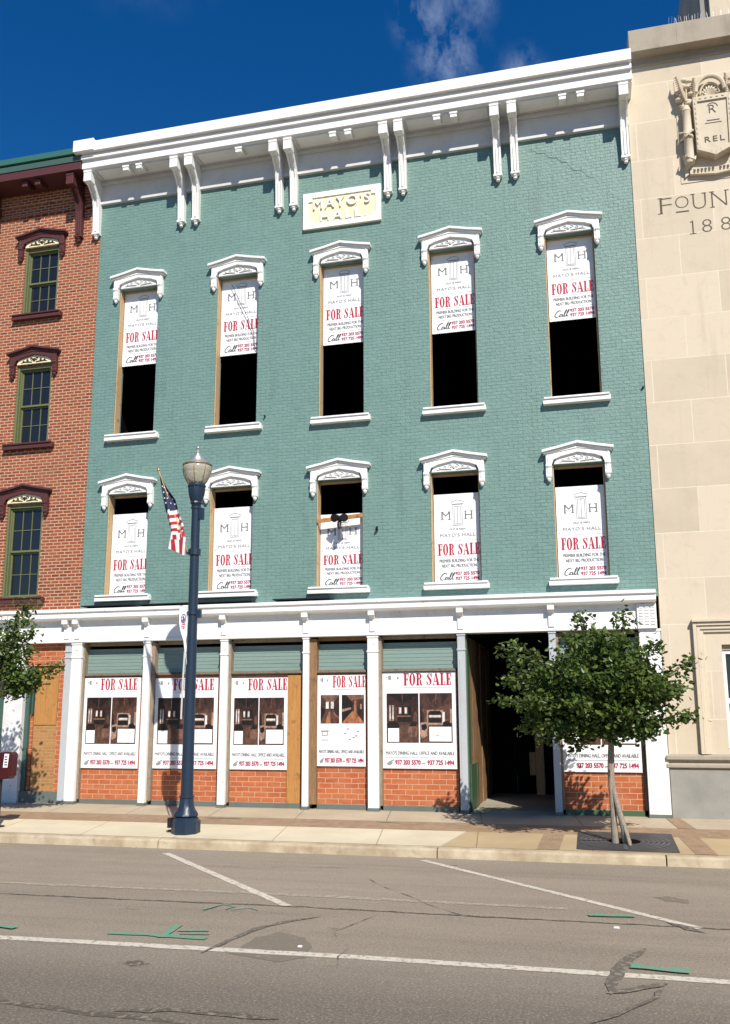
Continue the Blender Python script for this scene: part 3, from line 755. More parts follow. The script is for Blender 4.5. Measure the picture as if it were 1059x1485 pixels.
# ------------------------------------------------------------------ printed boards in the windows
SW, SH = 1.02, 1.99
def window_sign():
    """origin: centre of the bottom edge, face at y = 0"""
    r = empty('for_sale_sign', (0,0,0), 'x', 'sign', 'for sale boards in the upper windows')
    m = MB(); m.box(-SW/2,SW/2,0,.018,0,SH); m.build('board', M['sheet'], r)
    Z = lambda f: SH*(1-f); X = lambda f: -SW/2+SW*f
    for fx, fz in ((.06,.03),(.9,.03),(.05,.5),(.05,.97),(.9,.97)):
        m = MB(); m.lathe([(.012,0),(.012,.006)], (0,0,0), 8); m.v = [(X(fx)+a, -c_, Z(fz)+b_) for a, b_, c_ in m.v]; m.build('screw_head', M['steel'], r)
    y = -.003
    m = MB(); headline(r, X(.07), Z(.685), y, SH*.128, SW*.90)
    def put(name, mat, body, fx, fz, h, wd, al='CENTER', bold=0., **k):
        m = MB(); m.text(body, X(fx), Z(fz), y, SH*h, SW*wd, al, bold, **k); m.text(body, X(fx)+.006, Z(fz)+.003, y-.0007, SH*h, SW*wd, al, bold, **k); m.build(name, M[mat], r, recalc=False)
    put('hall_name', 'lightink', "MAYO'S HALL", .5, .482, .036, .76, space=1.1); put('motto', 'lightink', 'OLD IS NEW', .5, .408, .02, .36)
    for body, fx, wd, ser in (('M', .16, .19, ((.155,.21),(.30,.36))), ('H', .665, .16, ((.655,.71),(.77,.835)))):
        m = MB(); m.text(body, X(fx), Z(.285), y, SH*.085, SW*wd, 'LEFT', 0)
        for a, b in ser: m.flat(X(a), X(b), Z(.29), Z(.283), y-.001); m.flat(X(a), X(b), Z(.204), Z(.197), y-.001)
        m.build('initial', M['greyink'], r, recalc=False)
    put('text_line', 'greyink', 'PREMIER BUILDING FOR THE', .52, .764, .034, .84); put('text_line', 'greyink', 'NEXT BIG PRODUCTION', .52, .82, .034, .74)
    for zf in (.525,.705,.845):
        m = MB(); m.flat(X(.06), X(.95), Z(zf)-.0025, Z(zf)+.0025, y); m.build('rule_line', M['lightink'], r, recalc=False)
    m = MB()                                                                     # door emblem in outline
    def line(a, b, c, d, w=.009):
        a, c = X(a), X(c); b, d = Z(b), Z(d); dx, dz = c-a, d-b; q = math.hypot(dx, dz); nx, nz = -dz/q*w/2, dx/q*w/2
        line.k += 1; yy = y-.0004*(line.k % 5); m.add([(a+nx,yy,b+nz),(c+nx,yy,d+nz),(c-nx,yy,d-nz),(a-nx,yy,b-nz)], [(0,1,2,3)])
    line.k = 0
    for s in ((.41,.12,.41,.355),(.61,.12,.61,.355),(.41,.355,.61,.355),(.41,.12,.61,.12),(.38,.115,.64,.115),(.38,.09,.38,.115),(.64,.09,.64,.115),(.38,.09,.51,.07),(.51,.07,.64,.09),(.44,.14,.44,.34),(.58,.14,.58,.34),(.44,.34,.58,.34),(.44,.14,.58,.14),(.51,.14,.51,.34)): line(*s)
    m.build('door_emblem', M['greyink'], r, recalc=False)
    m = MB(); call_script(m, X(.10), Z(.965), y, SW*.33, SH*.088); m.build('call_script', M['darkink'], r, recalc=False)
    put('phone_number', 'magink', '937 203 5570', .44, .908, .036, .5, 'LEFT', .02); put('phone_number', 'magink', '937 725 1494', .44, .962, .036, .5, 'LEFT', .02)
    return r
sg = window_sign()
ULAB = ['white for sale board in the upper half of the leftmost third floor window',
        'white for sale board crossed by a loose wire in the second third floor window',
        'white for sale board in the third floor window right under the name plaque',
        'white for sale board in the fourth third floor window, second from the stone building',
        'white for sale board in the third floor window nearest the stone building, topmost of all']
LLAB = ['white for sale board in the lower left window, next to the flag',
        'white for sale board in the second floor window just right of the street lamp',
        'white for sale board behind the floodlight and wood plank, set lower than its neighbours',
        'white for sale board in the fourth second floor window, between floodlight and rightmost window',
        'white for sale board in the second floor window nearest the stone building']
first = True
for row, labs in ((0, ULAB), (1, LLAB)):
    for i, x in enumerate(WX):
        o = sg if first else copy_tree(sg, None); first = False
        o['label'] = labs[i]
        if row == 0: o.location = (x+.012, .20, 10.50)
        else: o.location = (x-.035+.012, .20, 4.735 if i != 2 else 4.735-.31)
        if row == 1 and i == 2: o.location.z = 4.74; o.scale.z = .845
# loose wire over the second upper board
m = MB(); m.tube([(3.55,.12,12.3),(3.75,.135,11.85),(3.98,.13,11.4),(4.12,.135,11.05),(4.18,.15,10.6),(4.24,.15,10.55)], .007, 5)
tag(m.build('loose_wire', M['black'], smooth=True), 'thin loose dark wire hanging across the second upper window board', 'wire')

# floodlight on a plank across the middle lower window
fl = empty('floodlight', (6.37,-.03,6.25), 'black twin head floodlight fixed to the plank across the middle second floor window', 'floodlight')
m = MB(); m.lathe([(.05,-.02),(.07,0),(.07,.03),(.05,.05)], (6.37,-.09,6.25), 12); m.box(6.33,6.41,-.1,-.025,6.2,6.32); m.build('housing', M['black'], fl, smooth=True)
for s in (-1, 1):
    m = MB(); c = Vector((6.37+s*.085,-.14,6.27)); d = Vector((s*.35,-.75,-.35)).normalized()
    m.tube([c-d*.08, c-d*.05, c+d*.04, c+d*.08], [.03,.055,.085,.095], 12); m.build('lamp_head', M['black'], fl, smooth=True)
m = MB(); m.tube([(6.37,-.11,6.22),(6.36,-.15,6.1),(6.38,-.17,6.02)], [.04,.05,.05], 10); m.build('sensor', M['black'], fl, smooth=True)
m = MB(); m.prism([(5.80,6.19),(6.86,6.27),(6.86,6.36),(5.80,6.28)], 'y', -.025, .012)
tag(m.build('wood_plank', M['plywood'], bevel=.004), 'bare orange plank nailed across the middle second floor window', 'plank')

# ------------------------------------------------------------------ storefront banners
def photo_print(m, x0, x1, z0, z1, y, kind=0):
    """brown toned interior photograph as flat printed shapes; layers 0.5 mm apart; material slots = tones"""
    W, H = x1-x0, z1-z0
    k = [0]
    def P(pts, tone): k[0] += 1; m.add([(x0+a*W, y-.00035*k[0], z0+b*H) for a, b in pts], [tuple(range(len(pts)))], tone)
    def Rr(a, b, c, d, tone): P([(a,c),(b,c),(b,d),(a,d)], tone)
    if kind == 0:      # lounge seen towards arched niches
        Rr(0,1,0,1,1); Rr(0,1,.72,1,0); P([(0,1),(.5,.78),(1,1)],6); Rr(0,1,0,.38,2); P([(0,.38),(.35,.30),(.62,.38)],1)
        for a in (.08,.17): Rr(a,a+.06,.44,.76,4); Rr(a+.015,a+.045,.48,.72,5)
        Rr(.34,.78,.42,.74,6); Rr(.38,.47,.58,.72,4); Rr(.40,.45,.6,.7,5); Rr(.56,.65,.58,.72,4); Rr(.58,.63,.6,.7,5); Rr(.32,.8,.52,.55,3)
        P([(.74,.40),(.78,.62),(.86,.78),(.94,.70),(1,.55),(1,.36)],0); P([(.82,.44),(.86,.6),(.93,.64),(.97,.5),(.95,.42)],2)
        P([(.02,.36),(.10,.43),(.32,.43),(.40,.34),(.34,.28),(.05,.27)],6); P([(.68,.3),(.74,.36),(.95,.32),(.97,.18),(.9,.11),(.72,.12),(.66,.2)],3); P([(.7,.33),(.78,.41),(.9,.4),(.94,.33)],6)
        Rr(.49,.505,.78,1,3)
    elif kind == 1:    # bar end of the room
        Rr(0,1,0,1,2); P([(0,1),(0,.7),(.3,.66),(1,.8),(1,1)],1); P([(.2,1),(.36,.78),(.5,1)],0); P([(.62,1),(.7,.78),(.95,1)],0)
        Rr(.22,.72,.36,.66,4); P([(.26,.40),(.68,.40),(.68,.60),(.62,.64),(.32,.64),(.26,.60)],6); Rr(.28,.66,.50,.56,4); Rr(.30,.64,.52,.55,5); Rr(.70,.77,.4,.62,5); Rr(.93,1,.4,.68,4)
        P([(0,.74),(.1,.62),(.13,.42),(.02,.36),(0,.36)],0); P([(.02,.5),(.07,.53),(.09,.42),(.03,.38)],6)
        P([(.02,.40),(.2,.42),(.26,.36),(.22,.14),(.06,.08),(0,.2)],4); P([(.04,.36),(.2,.38),(.22,.3),(.14,.24),(.05,.27)],6); P([(.70,.30),(.72,.42),(.86,.44),(.97,.38),(.97,.26)],6); Rr(.49,.505,.78,1,3)
    elif kind == 2:    # long hall with windows
        Rr(0,1,0,1,1); P([(0,1),(.3,.75),(.7,.75),(1,1)],3); Rr(.28,.44,.52,.76,5); Rr(.54,.7,.52,.76,5); P([(0,0),(.3,.46),(.72,.46),(1,0)],2); P([(.25,0),(.42,.4),(.5,.4),(.55,0)],7); P([(0,.1),(0,.6),(.24,.5),(.24,.4)],6); P([(1,.15),(1,.72),(.74,.6),(.74,.42)],0); P([(.68,.4),(1,.22),(1,.14),(.66,.36)],3)
    else:              # staircase side
        Rr(0,1,0,1,1); P([(0,0),(.45,.42),(.62,.42),(1,0)],7); P([(.2,1),(.35,.8),(1,.86),(1,1)],3); P([(0,.05),(0,1),(.2,1),(.5,.7),(.45,.4)],6); P([(.02,.5),(.42,.56),(.42,.5),(.02,.4)],4); Rr(.56,.66,.3,.8,7); P([(.72,.3),(.78,.75),(.9,.7),(1,.5),(1,.1)],0); Rr(.82,.9,.5,.68,4)

TONES = [M['ph%d' % i] for i in range(8)]
def banner(x0, x1, z0, z1, label, y=.045, kind=0, tx=(.29,.935)):
    r = empty('for_sale_banner', ((x0+x1)/2, y, z0), label, 'banner', 'for sale banners along the storefront')
    W, H = x1-x0, z1-z0; X = lambda f: x0+W*f; Z = lambda f: z1-H*f; yy = y-.003
    m = MB(); m.box(x0,x1,y,y+.02,z0,z1); m.build('sheet', M['sheet'], r)
    m = MB(); headline(r, X(tx[0]), Z(.137), yy, H*.128, W*(tx[1]-tx[0])*1.02)
    for fa, fb, fz in ((tx[0], tx[1], .158), (.04, .95, .887)):
        m = MB(); m.flat(X(fa), X(fb), Z(fz+.002), Z(fz-.002), yy); m.build('rule_line', M['lightink'], r, recalc=False)
    def put(name, mat, body, fx, fz, h, wd, bold=0.):
        m = MB(); m.text(body, X(fx), Z(fz), yy, H*h, W*wd, 'LEFT', bold); m.text(body, X(fx)+.006, Z(fz)+.003, yy-.0007, H*h, W*wd, 'LEFT', bold); m.build(name, M[mat], r, recalc=False)
    put('text_line', 'greyink', "MAYO'S DINING HALL, OFFICE AND AVAILABLE", .04, .86, .036, .92, 0)
    # pointing hand beside the numbers and a faint emblem at the top left
    m = MB(); m.add([(X(a), yy, Z(b)) for a, b in ((.05,.95),(.09,.925),(.15,.905),(.155,.917),(.12,.933),(.14,.94),(.11,.965),(.07,.97))], [tuple(range(8))]); m.build('hand_symbol', M['lightink'], r, recalc=False)
    m = MB(); m.flat(X(.08), X(.12), Z(.075), Z(.03), yy); m.flat(X(.055), X(.07), Z(.06), Z(.04), yy); m.flat(X(.2), X(.225), Z(.07), Z(.045), yy); m.build('emblem', M['lightink'], r, recalc=False)
    put('phone_number', 'magink', '937 203 5570', .165, .96, .045, .345, .03); put('connecting_word', 'greyink', 'or', .525, .957, .026, .055); put('phone_number', 'magink', '937 725 1494', .60, .96, .045, .355, .03)
    m = MB()
    if kind == 0:
        photo_print(m, X(.055), X(.492), Z(.735), Z(.22), yy, 0); m.build('photograph', TONES, r, recalc=False)
        m = MB(); photo_print(m, X(.508), X(.945), Z(.735), Z(.22), yy, 1); m.build('photograph', TONES, r, recalc=False)
        for a, b, c, e in ((.075,.225,.725,.585),(.635,.93,.72,.57)):
            m = MB(); m.box(X(a),X(b),yy-.013,yy-.009,Z(c),Z(e),0)
            for q in range(5):
                u = random.uniform(.2,.6); v = random.uniform(.25,.7); m.flat(X(a+(b-a)*u), X(a+(b-a)*(u+.12)), Z(c+(e-c)*v)-.003, Z(c+(e-c)*v)+.003, yy-.0145-.0003*q, 1)
            m.build('inset_panel', [M['sheet'], M['lightink']], r, recalc=False)
    else:
        photo_print(m, X(.07), X(.46), Z(.535), Z(.22), yy, 2); m.build('photograph', TONES, r, recalc=False)
        m = MB(); photo_print(m, X(.51), X(.97), Z(.535), Z(.22), yy, 3); m.build('photograph', TONES, r, recalc=False)
        m = MB()
        m.flat(X(.08), X(.24), Z(.625), Z(.612), yy, 0); m.flat(X(.10), X(.22), Z(.67), Z(.663), yy, 0); m.flat(X(.08), X(.24), Z(.72), Z(.712), yy, 0); m.flat(X(.10), X(.115), Z(.66), Z(.628), yy, 0); m.flat(X(.205), X(.22), Z(.66), Z(.628), yy, 0)
        for q in range(6):
            u = random.uniform(.5,.9); v = random.uniform(.58,.72); m.flat(X(u), X(u+.05), Z(v), Z(v-.015), yy-.0003*q, 1)
        m.build('sketch_print', [M['greyink'], M['lightink']], r, recalc=False)
    return r
banner(.175,1.60,.79,2.82,'for sale banner with brown room photographs in the bay between street lamp and peeling pier')
banner(1.97,3.50,.80,2.79,'for sale banner with brown photographs partly hidden behind the street lamp pole')
banner(3.825,5.14,.80,2.775,'narrow for sale banner beside an orange plywood strip', tx=(.30,.985))
banner(5.825,6.90,.89,2.81,'narrow for sale banner with two small separate room photographs', kind=1, tx=(.32,1.0))
banner(7.275,8.85,.86,2.845,'wide for sale banner just left of the dark entry')
banner(10.99,12.50,.835,2.83,'for sale banner behind the tree, right of the dark entry')

# ------------------------------------------------------------------ red brick neighbour
rb = empty('brick_building', (-3.5,0,0), 'red brick building with maroon hoods and green sashes left of the teal hall', 'building')
RX = -1.70; RZs = [(12.08,13.95),(8.62,10.72),(4.76,7.10)]
m = MB(); wall_grid(m, -9.0, -.045, 4.30, 16.0, .0, .34, [(RX-.50, RX+.50, a, b) for a, b in RZs]+[(RX-3.1-.5, RX-3.1+.5, a, b) for a, b in RZs]); m.build('wall', M['red'], rb, recalc=False)
m = MB(); m.box(-9,-.05,.345,12,0,.2); m.box(-9,-8.8,.345,12,.2,16); m.box(-.3,-.05,.345,12,.2,16); m.box(-8.79,-.31,11.8,12,.2,16); m.box(-8.79,-.31,.345,11.79,15.5,15.9); m.box(-8.79,-.31,1.2,1.3,.2,15.4); m.build('interior', M['dark'], rb)
def sash_window(cx, z0, z1, blind=0):
    o = (cx,0,z0); m = MB(); w = .5
    m.box(cx-w+.001,cx-w+.055,.02,.3,z0,z1-.001); m.box(cx+w-.055,cx+w-.001,.02,.3,z0,z1-.001); m.box(cx-w+.056,cx+w-.056,.04,.3,z1-.10,z1-.001); m.box(cx-w+.056,cx+w-.056,.06,.3,z0,z0+.05)
    m.box(cx-w+.056,cx-w+.08,.08,.3,z0+.05,z1-.10); m.box(cx+w-.08,cx+w-.056,.08,.3,z0+.05,z1-.10)
    win = m.build('window', M['olive'], rb, o, bevel=.006)
    a, b = cx-w+.081, cx+w-.081; zl, zh = z0+.051, z1-.101; zm = (zl+zh)/2
    m = MB()
    for lo, hi, y in ((zl,zm,.17),(zm,zh,.12)):
        m.box(a,a+.035,y,y+.04,lo,hi); m.box(b-.035,b,y,y+.04,lo,hi); m.box(a+.035,b-.035,y,y+.04,lo,lo+.045); m.box(a+.035,b-.035,y,y+.04,hi-.045,hi)
        for k in (1,2): xx = a+.035+(b-a-.07)*k/3; m.box(xx-.008,xx+.008,y+.005,y+.035,lo+.045,hi-.045)
        zz = (lo+hi)/2; m.box(a+.035,b-.035,y+.008,y+.032,zz-.008,zz+.008)
    m.build('sash', M['olive'], win)
    m = MB(); m.box(a+.03,b-.03,.195,.199,zl+.04,zm-.04); m.box(a+.03,b-.03,.145,.149,zm+.04,zh-.04); m.build('pane', M['glass'], win)
    hd = hood_part(cx, z1+.01, win, M['maroon'], M['cream'], M['black'])
    sill_part(cx, z0, win, M['maroon'], .70)
    return win
for a, b in RZs:
    q = sash_window(RX, a, b); copy_tree(q, rb, (-3.1,0,0))
m = MB()
m.prism([(-.004,15.50),(-.70,15.53),(-.70,15.735),(-.70,15.735),(-.004,15.735)], 'x', -9, -.28)
rc_ = m.build('cornice', M['maroon'], rb, bevel=.005)
m = MB(); m.prism([(-.004,15.736),(-.72,15.75),(-.72,15.90),(-.004,15.90)], 'x', -9, -.28); m.build('fascia', M['dkgreen'], rc_)
m = MB(); m.prism([(-.004,15.901),(-.76,15.95),(-.79,16.08),(-.3,16.25),(-.004,16.25)], 'x', -9, -.44); m.build('metal_edge', M['teal'], rc_)
m = MB(); m.box(-9,-.05,-.06,-.001,15.2,15.499); m.box(-9,-.28,-.05,-.001,14.86,14.90); m.build('string_course', M['red'], rc_)
for x in (-.62, -3.1): cornice_bracket(x, rc_, M['maroon'], M['maroon'])
for x in (-1.95,-1.58,-4.3,-4.7): modillion(x, rc_, M['maroon'])
# its storefront strip
s2 = storefront_cornice(-9, .12, rb)
for x in (-.27, .0): 
    e = copy_tree(e0, s2); e.location = Vector((x,0,3.7)) - ORG[rb.name]
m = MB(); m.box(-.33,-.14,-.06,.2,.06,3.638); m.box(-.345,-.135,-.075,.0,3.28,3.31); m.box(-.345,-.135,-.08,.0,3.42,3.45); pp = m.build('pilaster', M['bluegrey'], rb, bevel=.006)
m = MB(); m.box(-.34,-.135,-.07,.2,-.03,.06); m.build('plinth', M['basegreen'], pp)
m = MB(); m.box(-1.87,-1.37,-.08,.3,-.02,3.638); m.build('pier', M['peel'], rb, bevel=.01)
m = MB(); m.box(-1.36,-.34,.03,.3,3.12,3.638); m.box(-1.36,-1.19,.12,.3,.25,2.0); m.box(-.53,-.34,.08,.3,.25,3.119); m.build('brick_infill', M['bulk'], rb)
m = MB(); m.box(-1.365,-1.26,.04,.119,.2,3.119); m.box(-1.2,-1.17,.04,.3,2.0,3.119); m.build('door_frame', M['dkgreen'], rb)
m = MB(); m.box(-1.155,-.535,.10,.3,.25,1.75); m.build('washed_brick_infill', M['tanbrick'], rb)
m = MB(); m.box(-1.14,-.86,.08,.3,1.752,3.10); m.box(-.857,-.55,.085,.3,1.752,3.10); m.build('plywood_panel', M['plywood'], rb)
m = MB(); m.box(-1.36,-.34,.0,.3,-.02,.249); m.build('base_course', M['basegreen'], rb)
m = MB(); m.box(-9,-1.88,.15,.3,-.02,3.638); m.build('dark_shopfront', M['dark'], rb)
m = MB(); m.box(-2.15,-1.88,.0,.149,-.02,3.6); m.build('side_trim', M['dkgreen'], rb)

# ------------------------------------------------------------------ limestone neighbour
sb = empty('stone_building', (17,0,0), 'tan limestone bank-like building with carved crest and FOUNDED lettering on the right', 'building')
SX = 12.995
m = MB(); wall_grid(m, SX+.01, 24, 1.16, 16.60, -.02, .5, [(14.12,16.2,1.30,3.30)]); m.build('wall', M['stone'], sb, recalc=False)
m = MB(); m.box(SX+.02,24,.51,12,0,16.5); m.build('body', M['coping'], sb)
m = MB(); m.box(SX+.005,24,-.07,.5,-.05,.93); m.build('granite_base', M['granite'], sb, bevel=.01)
m = MB(); m.prism([(-.07,.931),(-.12,.95),(-.12,1.0),(-.085,1.04),(-.105,1.08),(-.16,1.10),(-.16,1.165),(-.021,1.2),(.0,1.2),(.0,.931)], 'x', SX-.05, 24); m.build('base_moulding', M['coping'], sb, bevel=.004)
m = MB(); m.prism([(-.02,16.25),(-.07,16.26),(-.07,16.31),(-.04,16.33),(-.04,16.44),(-.28,16.47),(-.28,16.45),(-.32,16.45),(-.32,16.98),(-.28,17.02),(.5,17.06),(.5,16.25)], 'x', SX+.10, 24)
for x in (14.12, 16.0, 17.9): m.box(x-.008,x+.008,-.325,-.1,16.5,16.98)
cp = m.build('coping', M['coping'], sb, bevel=.012)
m = MB()
for i in range(26):
    x = 13.98+i*.055; m.tube([(x,-.2,17.0),(x+random.uniform(-.03,.03),-.24+random.uniform(-.05,.05),17.2)], .004, 4)
m.build('bird_spikes', M['steel'], cp)
m = MB(); m.box(15.0,20,.6,6,16.9,21); m.build('roof_tower', M['stone'], sb)
m = MB(); m.box(14.82,14.999,.75,6,16.9,21); m.build('tower_painted_shade', M['granite'], sb)  # darker granite tone paints in the shade on the tower's left side
# window surround
m = MB()
for k, (d, y) in enumerate(((0,-.12),(.07,-.09),(.13,-.06))):
    xa, za = 13.60+d, 3.74-d
    m.box(xa,xa+.065,y,-.019,1.2,za); m.box(xa+.066,18,y,-.019,za-.065,za)
m.box(13.585,18,-.16,-.019,3.745,3.80)
m.build('window_surround', M['stoneplain'], sb, bevel=.006)
m = MB(); m.box(14.13,14.19,.08,.2,1.31,3.18); m.box(14.19,16.2,.08,.2,2.16,2.26); m.box(14.19,16.2,.08,.2,1.31,1.37); m.box(14.19,16.2,.08,.2,3.12,3.18); m.box(15.2,15.26,.08,.2,1.37,3.12)
wn = m.build('window', M['white'], sb, bevel=.005)
m = MB(); m.box(14.19,16.2,.13,.15,1.37,2.16); m.box(14.19,16.2,.131,.151,2.26,3.12); m.build('pane', M['glass'], wn)
m = MB(); m.box(14.12,16.2,.06,.3,3.19,3.30); m.build('window_head', M['coping'], sb)
# carved crest
cx = 14.73
m = MB(); m.box(14.02,15.44,-.035,-.021,13.26,15.76); pnl = m.build('crest', M['stoneplain'], sb)
m = MB(); yb = -.036
sh = [(14.36,13.86),(14.62,13.74),(cx,13.68),(14.84,13.74),(15.10,13.86),(15.12,15.12),(14.34,15.12)]
m.prism(sh, 'y', -.25, yb)
ins = [(14.45,13.93),(14.64,13.84),(cx,13.80),(14.82,13.84),(15.01,13.93),(15.03,15.0),(14.43,15.0)]
for i in range(len(sh)): m.prism([sh[i], sh[(i+1) % 7], ins[(i+1) % 7], ins[i]], 'y', -.285, -.251)
for i in range(9):
    m.box(14.375,14.40,-.30,-.284,13.98+i*.12,14.04+i*.12); m.box(15.06,15.085,-.30,-.284,13.98+i*.12,14.04+i*.12)
for i in range(5): m.box(14.47+i*.115,14.52+i*.115,-.30,-.284,15.05,15.075)
m.build('shield', M['stoneplain'], pnl, bevel=.008)
m = MB(); m.text('R', cx, 14.70, -.252, .2, .14, 'CENTER', -.015, depth=.006); m.text('REL', cx, 14.02, -.252, .13, .40, 'CENTER', .0, depth=.006, space=1.3); m.tube([(cx+.11*math.cos(t),-.253,14.84+.1*math.sin(t)) for t in [.4*i for i in range(8)]], .008, 4)
m.box(14.6,14.86,-.256,-.251,14.52,14.54); m.box(14.56,14.9,-.256,-.251,14.46,14.475); m.build('shield_letters', M['incised'], pnl)
m = MB()   # flanking columns, capitals, leafage
for s in (-1, 1):
    x = cx+s*.52
    m.lathe([(.095,13.62),(.105,13.66),(.095,13.70),(.095,14.2),(.11,14.22),(.11,14.27),(.095,14.29),(.085,14.85),(.10,14.88),(.06,15.0)], (x,-.17,0), 10)
    for k in range(11):
        a = random.uniform(-1,1); m.ball((x+random.uniform(-.13,.13),-.17+random.uniform(-.08,.05),15.0+k*.062), random.uniform(.05,.085), 6, 0, (1.25,.8,.7))
        m.tube([(x-s*.02,-.16,15.1+k*.05),(x+s*(.05+.012*k),-.28,15.18+k*.05),(x+s*(.10+.01*k),-.16,15.22+k*.05)], [.012,.035,.008], 5); m.tube([(x-s*.16,-.06,15.1+k*.05),(x-s*.20,-.2,15.2+k*.045),(x-s*.12,-.12,15.28+k*.04)], [.01,.03,.008], 5)
    for k in range(5):
        m.tube([(x+s*.08,-.07,13.52+k*.03),(x-s*.08+s*.05*k,-.26,13.66+k*.03),(x-s*.14+s*.07*k,-.16,13.82)], [.02,.034,.006], 5)
    m.tube([(x-.15,-.07,14.26),(x-.06,-.30,14.2),(x+.08,-.29,14.34),(x+.16,-.07,14.42)], .024, 5); m.tube([(x+.15,-.07,14.2),(x+.04,-.29,14.22),(x-.08,-.29,14.30),(x-.17,-.10,14.42)], .020, 5)
ring = [(cx+.30*math.cos(t), -.17, 15.30+.36*math.sin(t)) for t in [math.pi*i/12 for i in range(13)]]
m.tube(ring, .05, 8); m.tube([(cx+.2*math.cos(t), -.10, 15.28+.26*math.sin(t)) for t in [math.pi*i/12 for i in range(13)]], .022, 6)
for k in range(9):
    t = math.pi*(k+.5)/9; m.tube([(cx,-.09,15.2),(cx+.11*math.cos(t+.3),-.15,15.2+.17*math.sin(t+.3)),(cx+.19*math.cos(t),-.09,15.24+.24*math.sin(t))], [.02,.035,.008], 5)
for k in range(14):
    x = random.choice((random.uniform(14.12,14.4), random.uniform(15.05,15.34))); m.ball((x,-.06,random.uniform(15.4,15.68)), random.uniform(.03,.055), 6, 0, (1.3,.8,.8))
m.build('carved_ornament', M['stoneplain'], pnl, smooth=True)
m = MB(); m.prism([(14.2,13.40),(cx,13.34),(15.26,13.40),(15.26,13.56),(cx,13.50),(14.2,13.56)], 'y', -.13, yb); m.prism([(14.10,13.36),(14.19,13.43),(14.19,13.58),(14.10,13.62)], 'y', -.09, yb); m.prism([(15.27,13.43),(15.36,13.36),(15.36,13.62),(15.27,13.58)], 'y', -.09, yb); rbn = m.build('ribbon', M['stoneplain'], pnl, bevel=.006)
m = MB(); 
for i in range(13):
    x = 14.27+i*.075
    if i != 6: m.box(x, x+.03, -.137, -.129, 13.41+abs(x-cx)*-.0, 13.50); m.box(x+.03,x+.045,-.136,-.129,13.45,13.50)
m.build('ribbon_letters', M['incised'], pnl)
m = MB()
m.text('F', 13.545, 12.62, -.022, .37, .25, 'LEFT', -.018)
m.text('O', 13.86, 12.69, -.022, .29, .28, 'LEFT', -.018); m.box(13.87,14.13,-.027,-.0205,12.60,12.625)
m.text('U', 14.22, 12.62, -.022, .37, .27, 'LEFT', -.018); m.text('N', 14.60, 12.62, -.022, .37, .31, 'LEFT', -.018); m.text('D', 15.03, 12.62, -.022, .37, .28, 'LEFT', -.018)
m.text('E', 15.42, 12.62, -.022, .37, .24, 'LEFT', -.018); m.text('D', 15.78, 12.62, -.022, .37, .28, 'LEFT', -.018)
for x in (13.51,14.18,14.41,14.57,14.87): m.box(x, x+.09, -.026, -.0205, 12.975, 12.99)
m.box(13.50,13.60,-.026,-.0205,12.615,12.63); m.box(14.57,14.66,-.026,-.0205,12.615,12.63)
m.build('founded_lettering', M['incised'], sb, recalc=False); m = MB(); m.box(14.175,14.20,-.027,-.0205,12.075,12.37); m.box(14.12,14.25,-.026,-.0205,12.06,12.074); m.box(14.135,14.174,-.026,-.0205,12.335,12.35); m.build('year_numeral', M['incised'], sb, recalc=False)
for x in (14.37, 14.75):
    m = MB(); m.text('8', x, 12.06, -.022, .31, .20, 'LEFT', -.018); m.build('year_numeral', M['incised'], sb, recalc=False)

# ------------------------------------------------------------------ street lamp, flag, pole banner
LX, LY = 4.26, -3.03
lamp = empty('street_lamp', (LX,LY,-.15), 'navy cast iron street lamp with acorn globe standing at the kerb', 'street lamp')
c = (LX,LY,0)
m = MB(); m.lathe([(.265,-.16),(.265,.07),(.245,.09),(.225,.10),(.225,.125),(.20,.135)], c, 8); m.lathe([(.19,.134),(.225,.16),(.215,.20),(.165,.27),(.135,.36),(.125,.48)], c, 24, flute=.05); m.lathe([(.14,.48),(.14,.51),(.12,.52),(.12,.54)], c, 20)
m.build('base', M['navy'], lamp, smooth=35)
m = MB(); m.lathe([(.115,.535),(.108,1.5),(.094,3.6),(.083,5.9),(.085,5.93),(.10,5.94),(.10,5.98),(.085,5.99)], c, 20); m.build('pole', M['navy'], lamp, smooth=35)
m = MB(); m.lathe([(.085,5.985),(.10,6.03),(.12,6.05),(.11,6.08),(.14,6.16),(.165,6.28),(.17,6.38)], c, 24, flute=.05); m.lathe([(.175,6.375),(.18,6.40),(.16,6.44)], c, 24); m.build('fitter', M['navy'], lamp, smooth=35)
m = MB(); m.lathe([(.15,6.43),(.19,6.48),(.24,6.58),(.275,6.68),(.285,6.74),(.28,6.79),(.26,6.815)], c, 16); gl = m.build('globe', M['globe'], lamp, smooth=60)
m = MB()
for k in range(8):
    a = 2*math.pi*k/8+.2; m.tube([(LX+r*math.cos(a), LY+r*math.sin(a), z) for r, z in ((.155,6.43),(.195,6.48),(.245,6.58),(.28,6.68),(.29,6.74),(.285,6.80))], .007, 5)
m.lathe([(.285,6.805),(.29,6.82),(.285,6.835)], c, 24); m.build('globe_ribs', M['bronze'], lamp, smooth=True)
m = MB(); m.lathe([(.275,6.835),(.23,6.88),(.19,6.90),(.17,6.91),(.165,6.94),(.125,6.965),(.12,6.985),(.075,7.01),(.065,7.04),(.03,7.06),(.03,7.10),(.02,7.11),(.02,7.15)], c, 20); m.ball((LX,LY,7.18), .035, 8); m.build('cap', M['steel'], lamp, smooth=35)
m = MB(); m.lathe([(.115,5.02),(.115,5.14)], c, 12); m.box(LX-.15,LX-.09,LY-.06,LY+.03,5.04,5.12); m.lathe([(.115,3.86),(.115,3.92)], c, 12); m.box(LX+.09,LX+.17,LY-.04,LY+.04,3.80,3.96); m.build('clamp', M['navy'], lamp)
m = MB(); m.box(LX+.08,LX+.16,LY-.05,LY+.05,5.72,5.95); m.build('receptacle_box', M['navy'], lamp, bevel=.008)
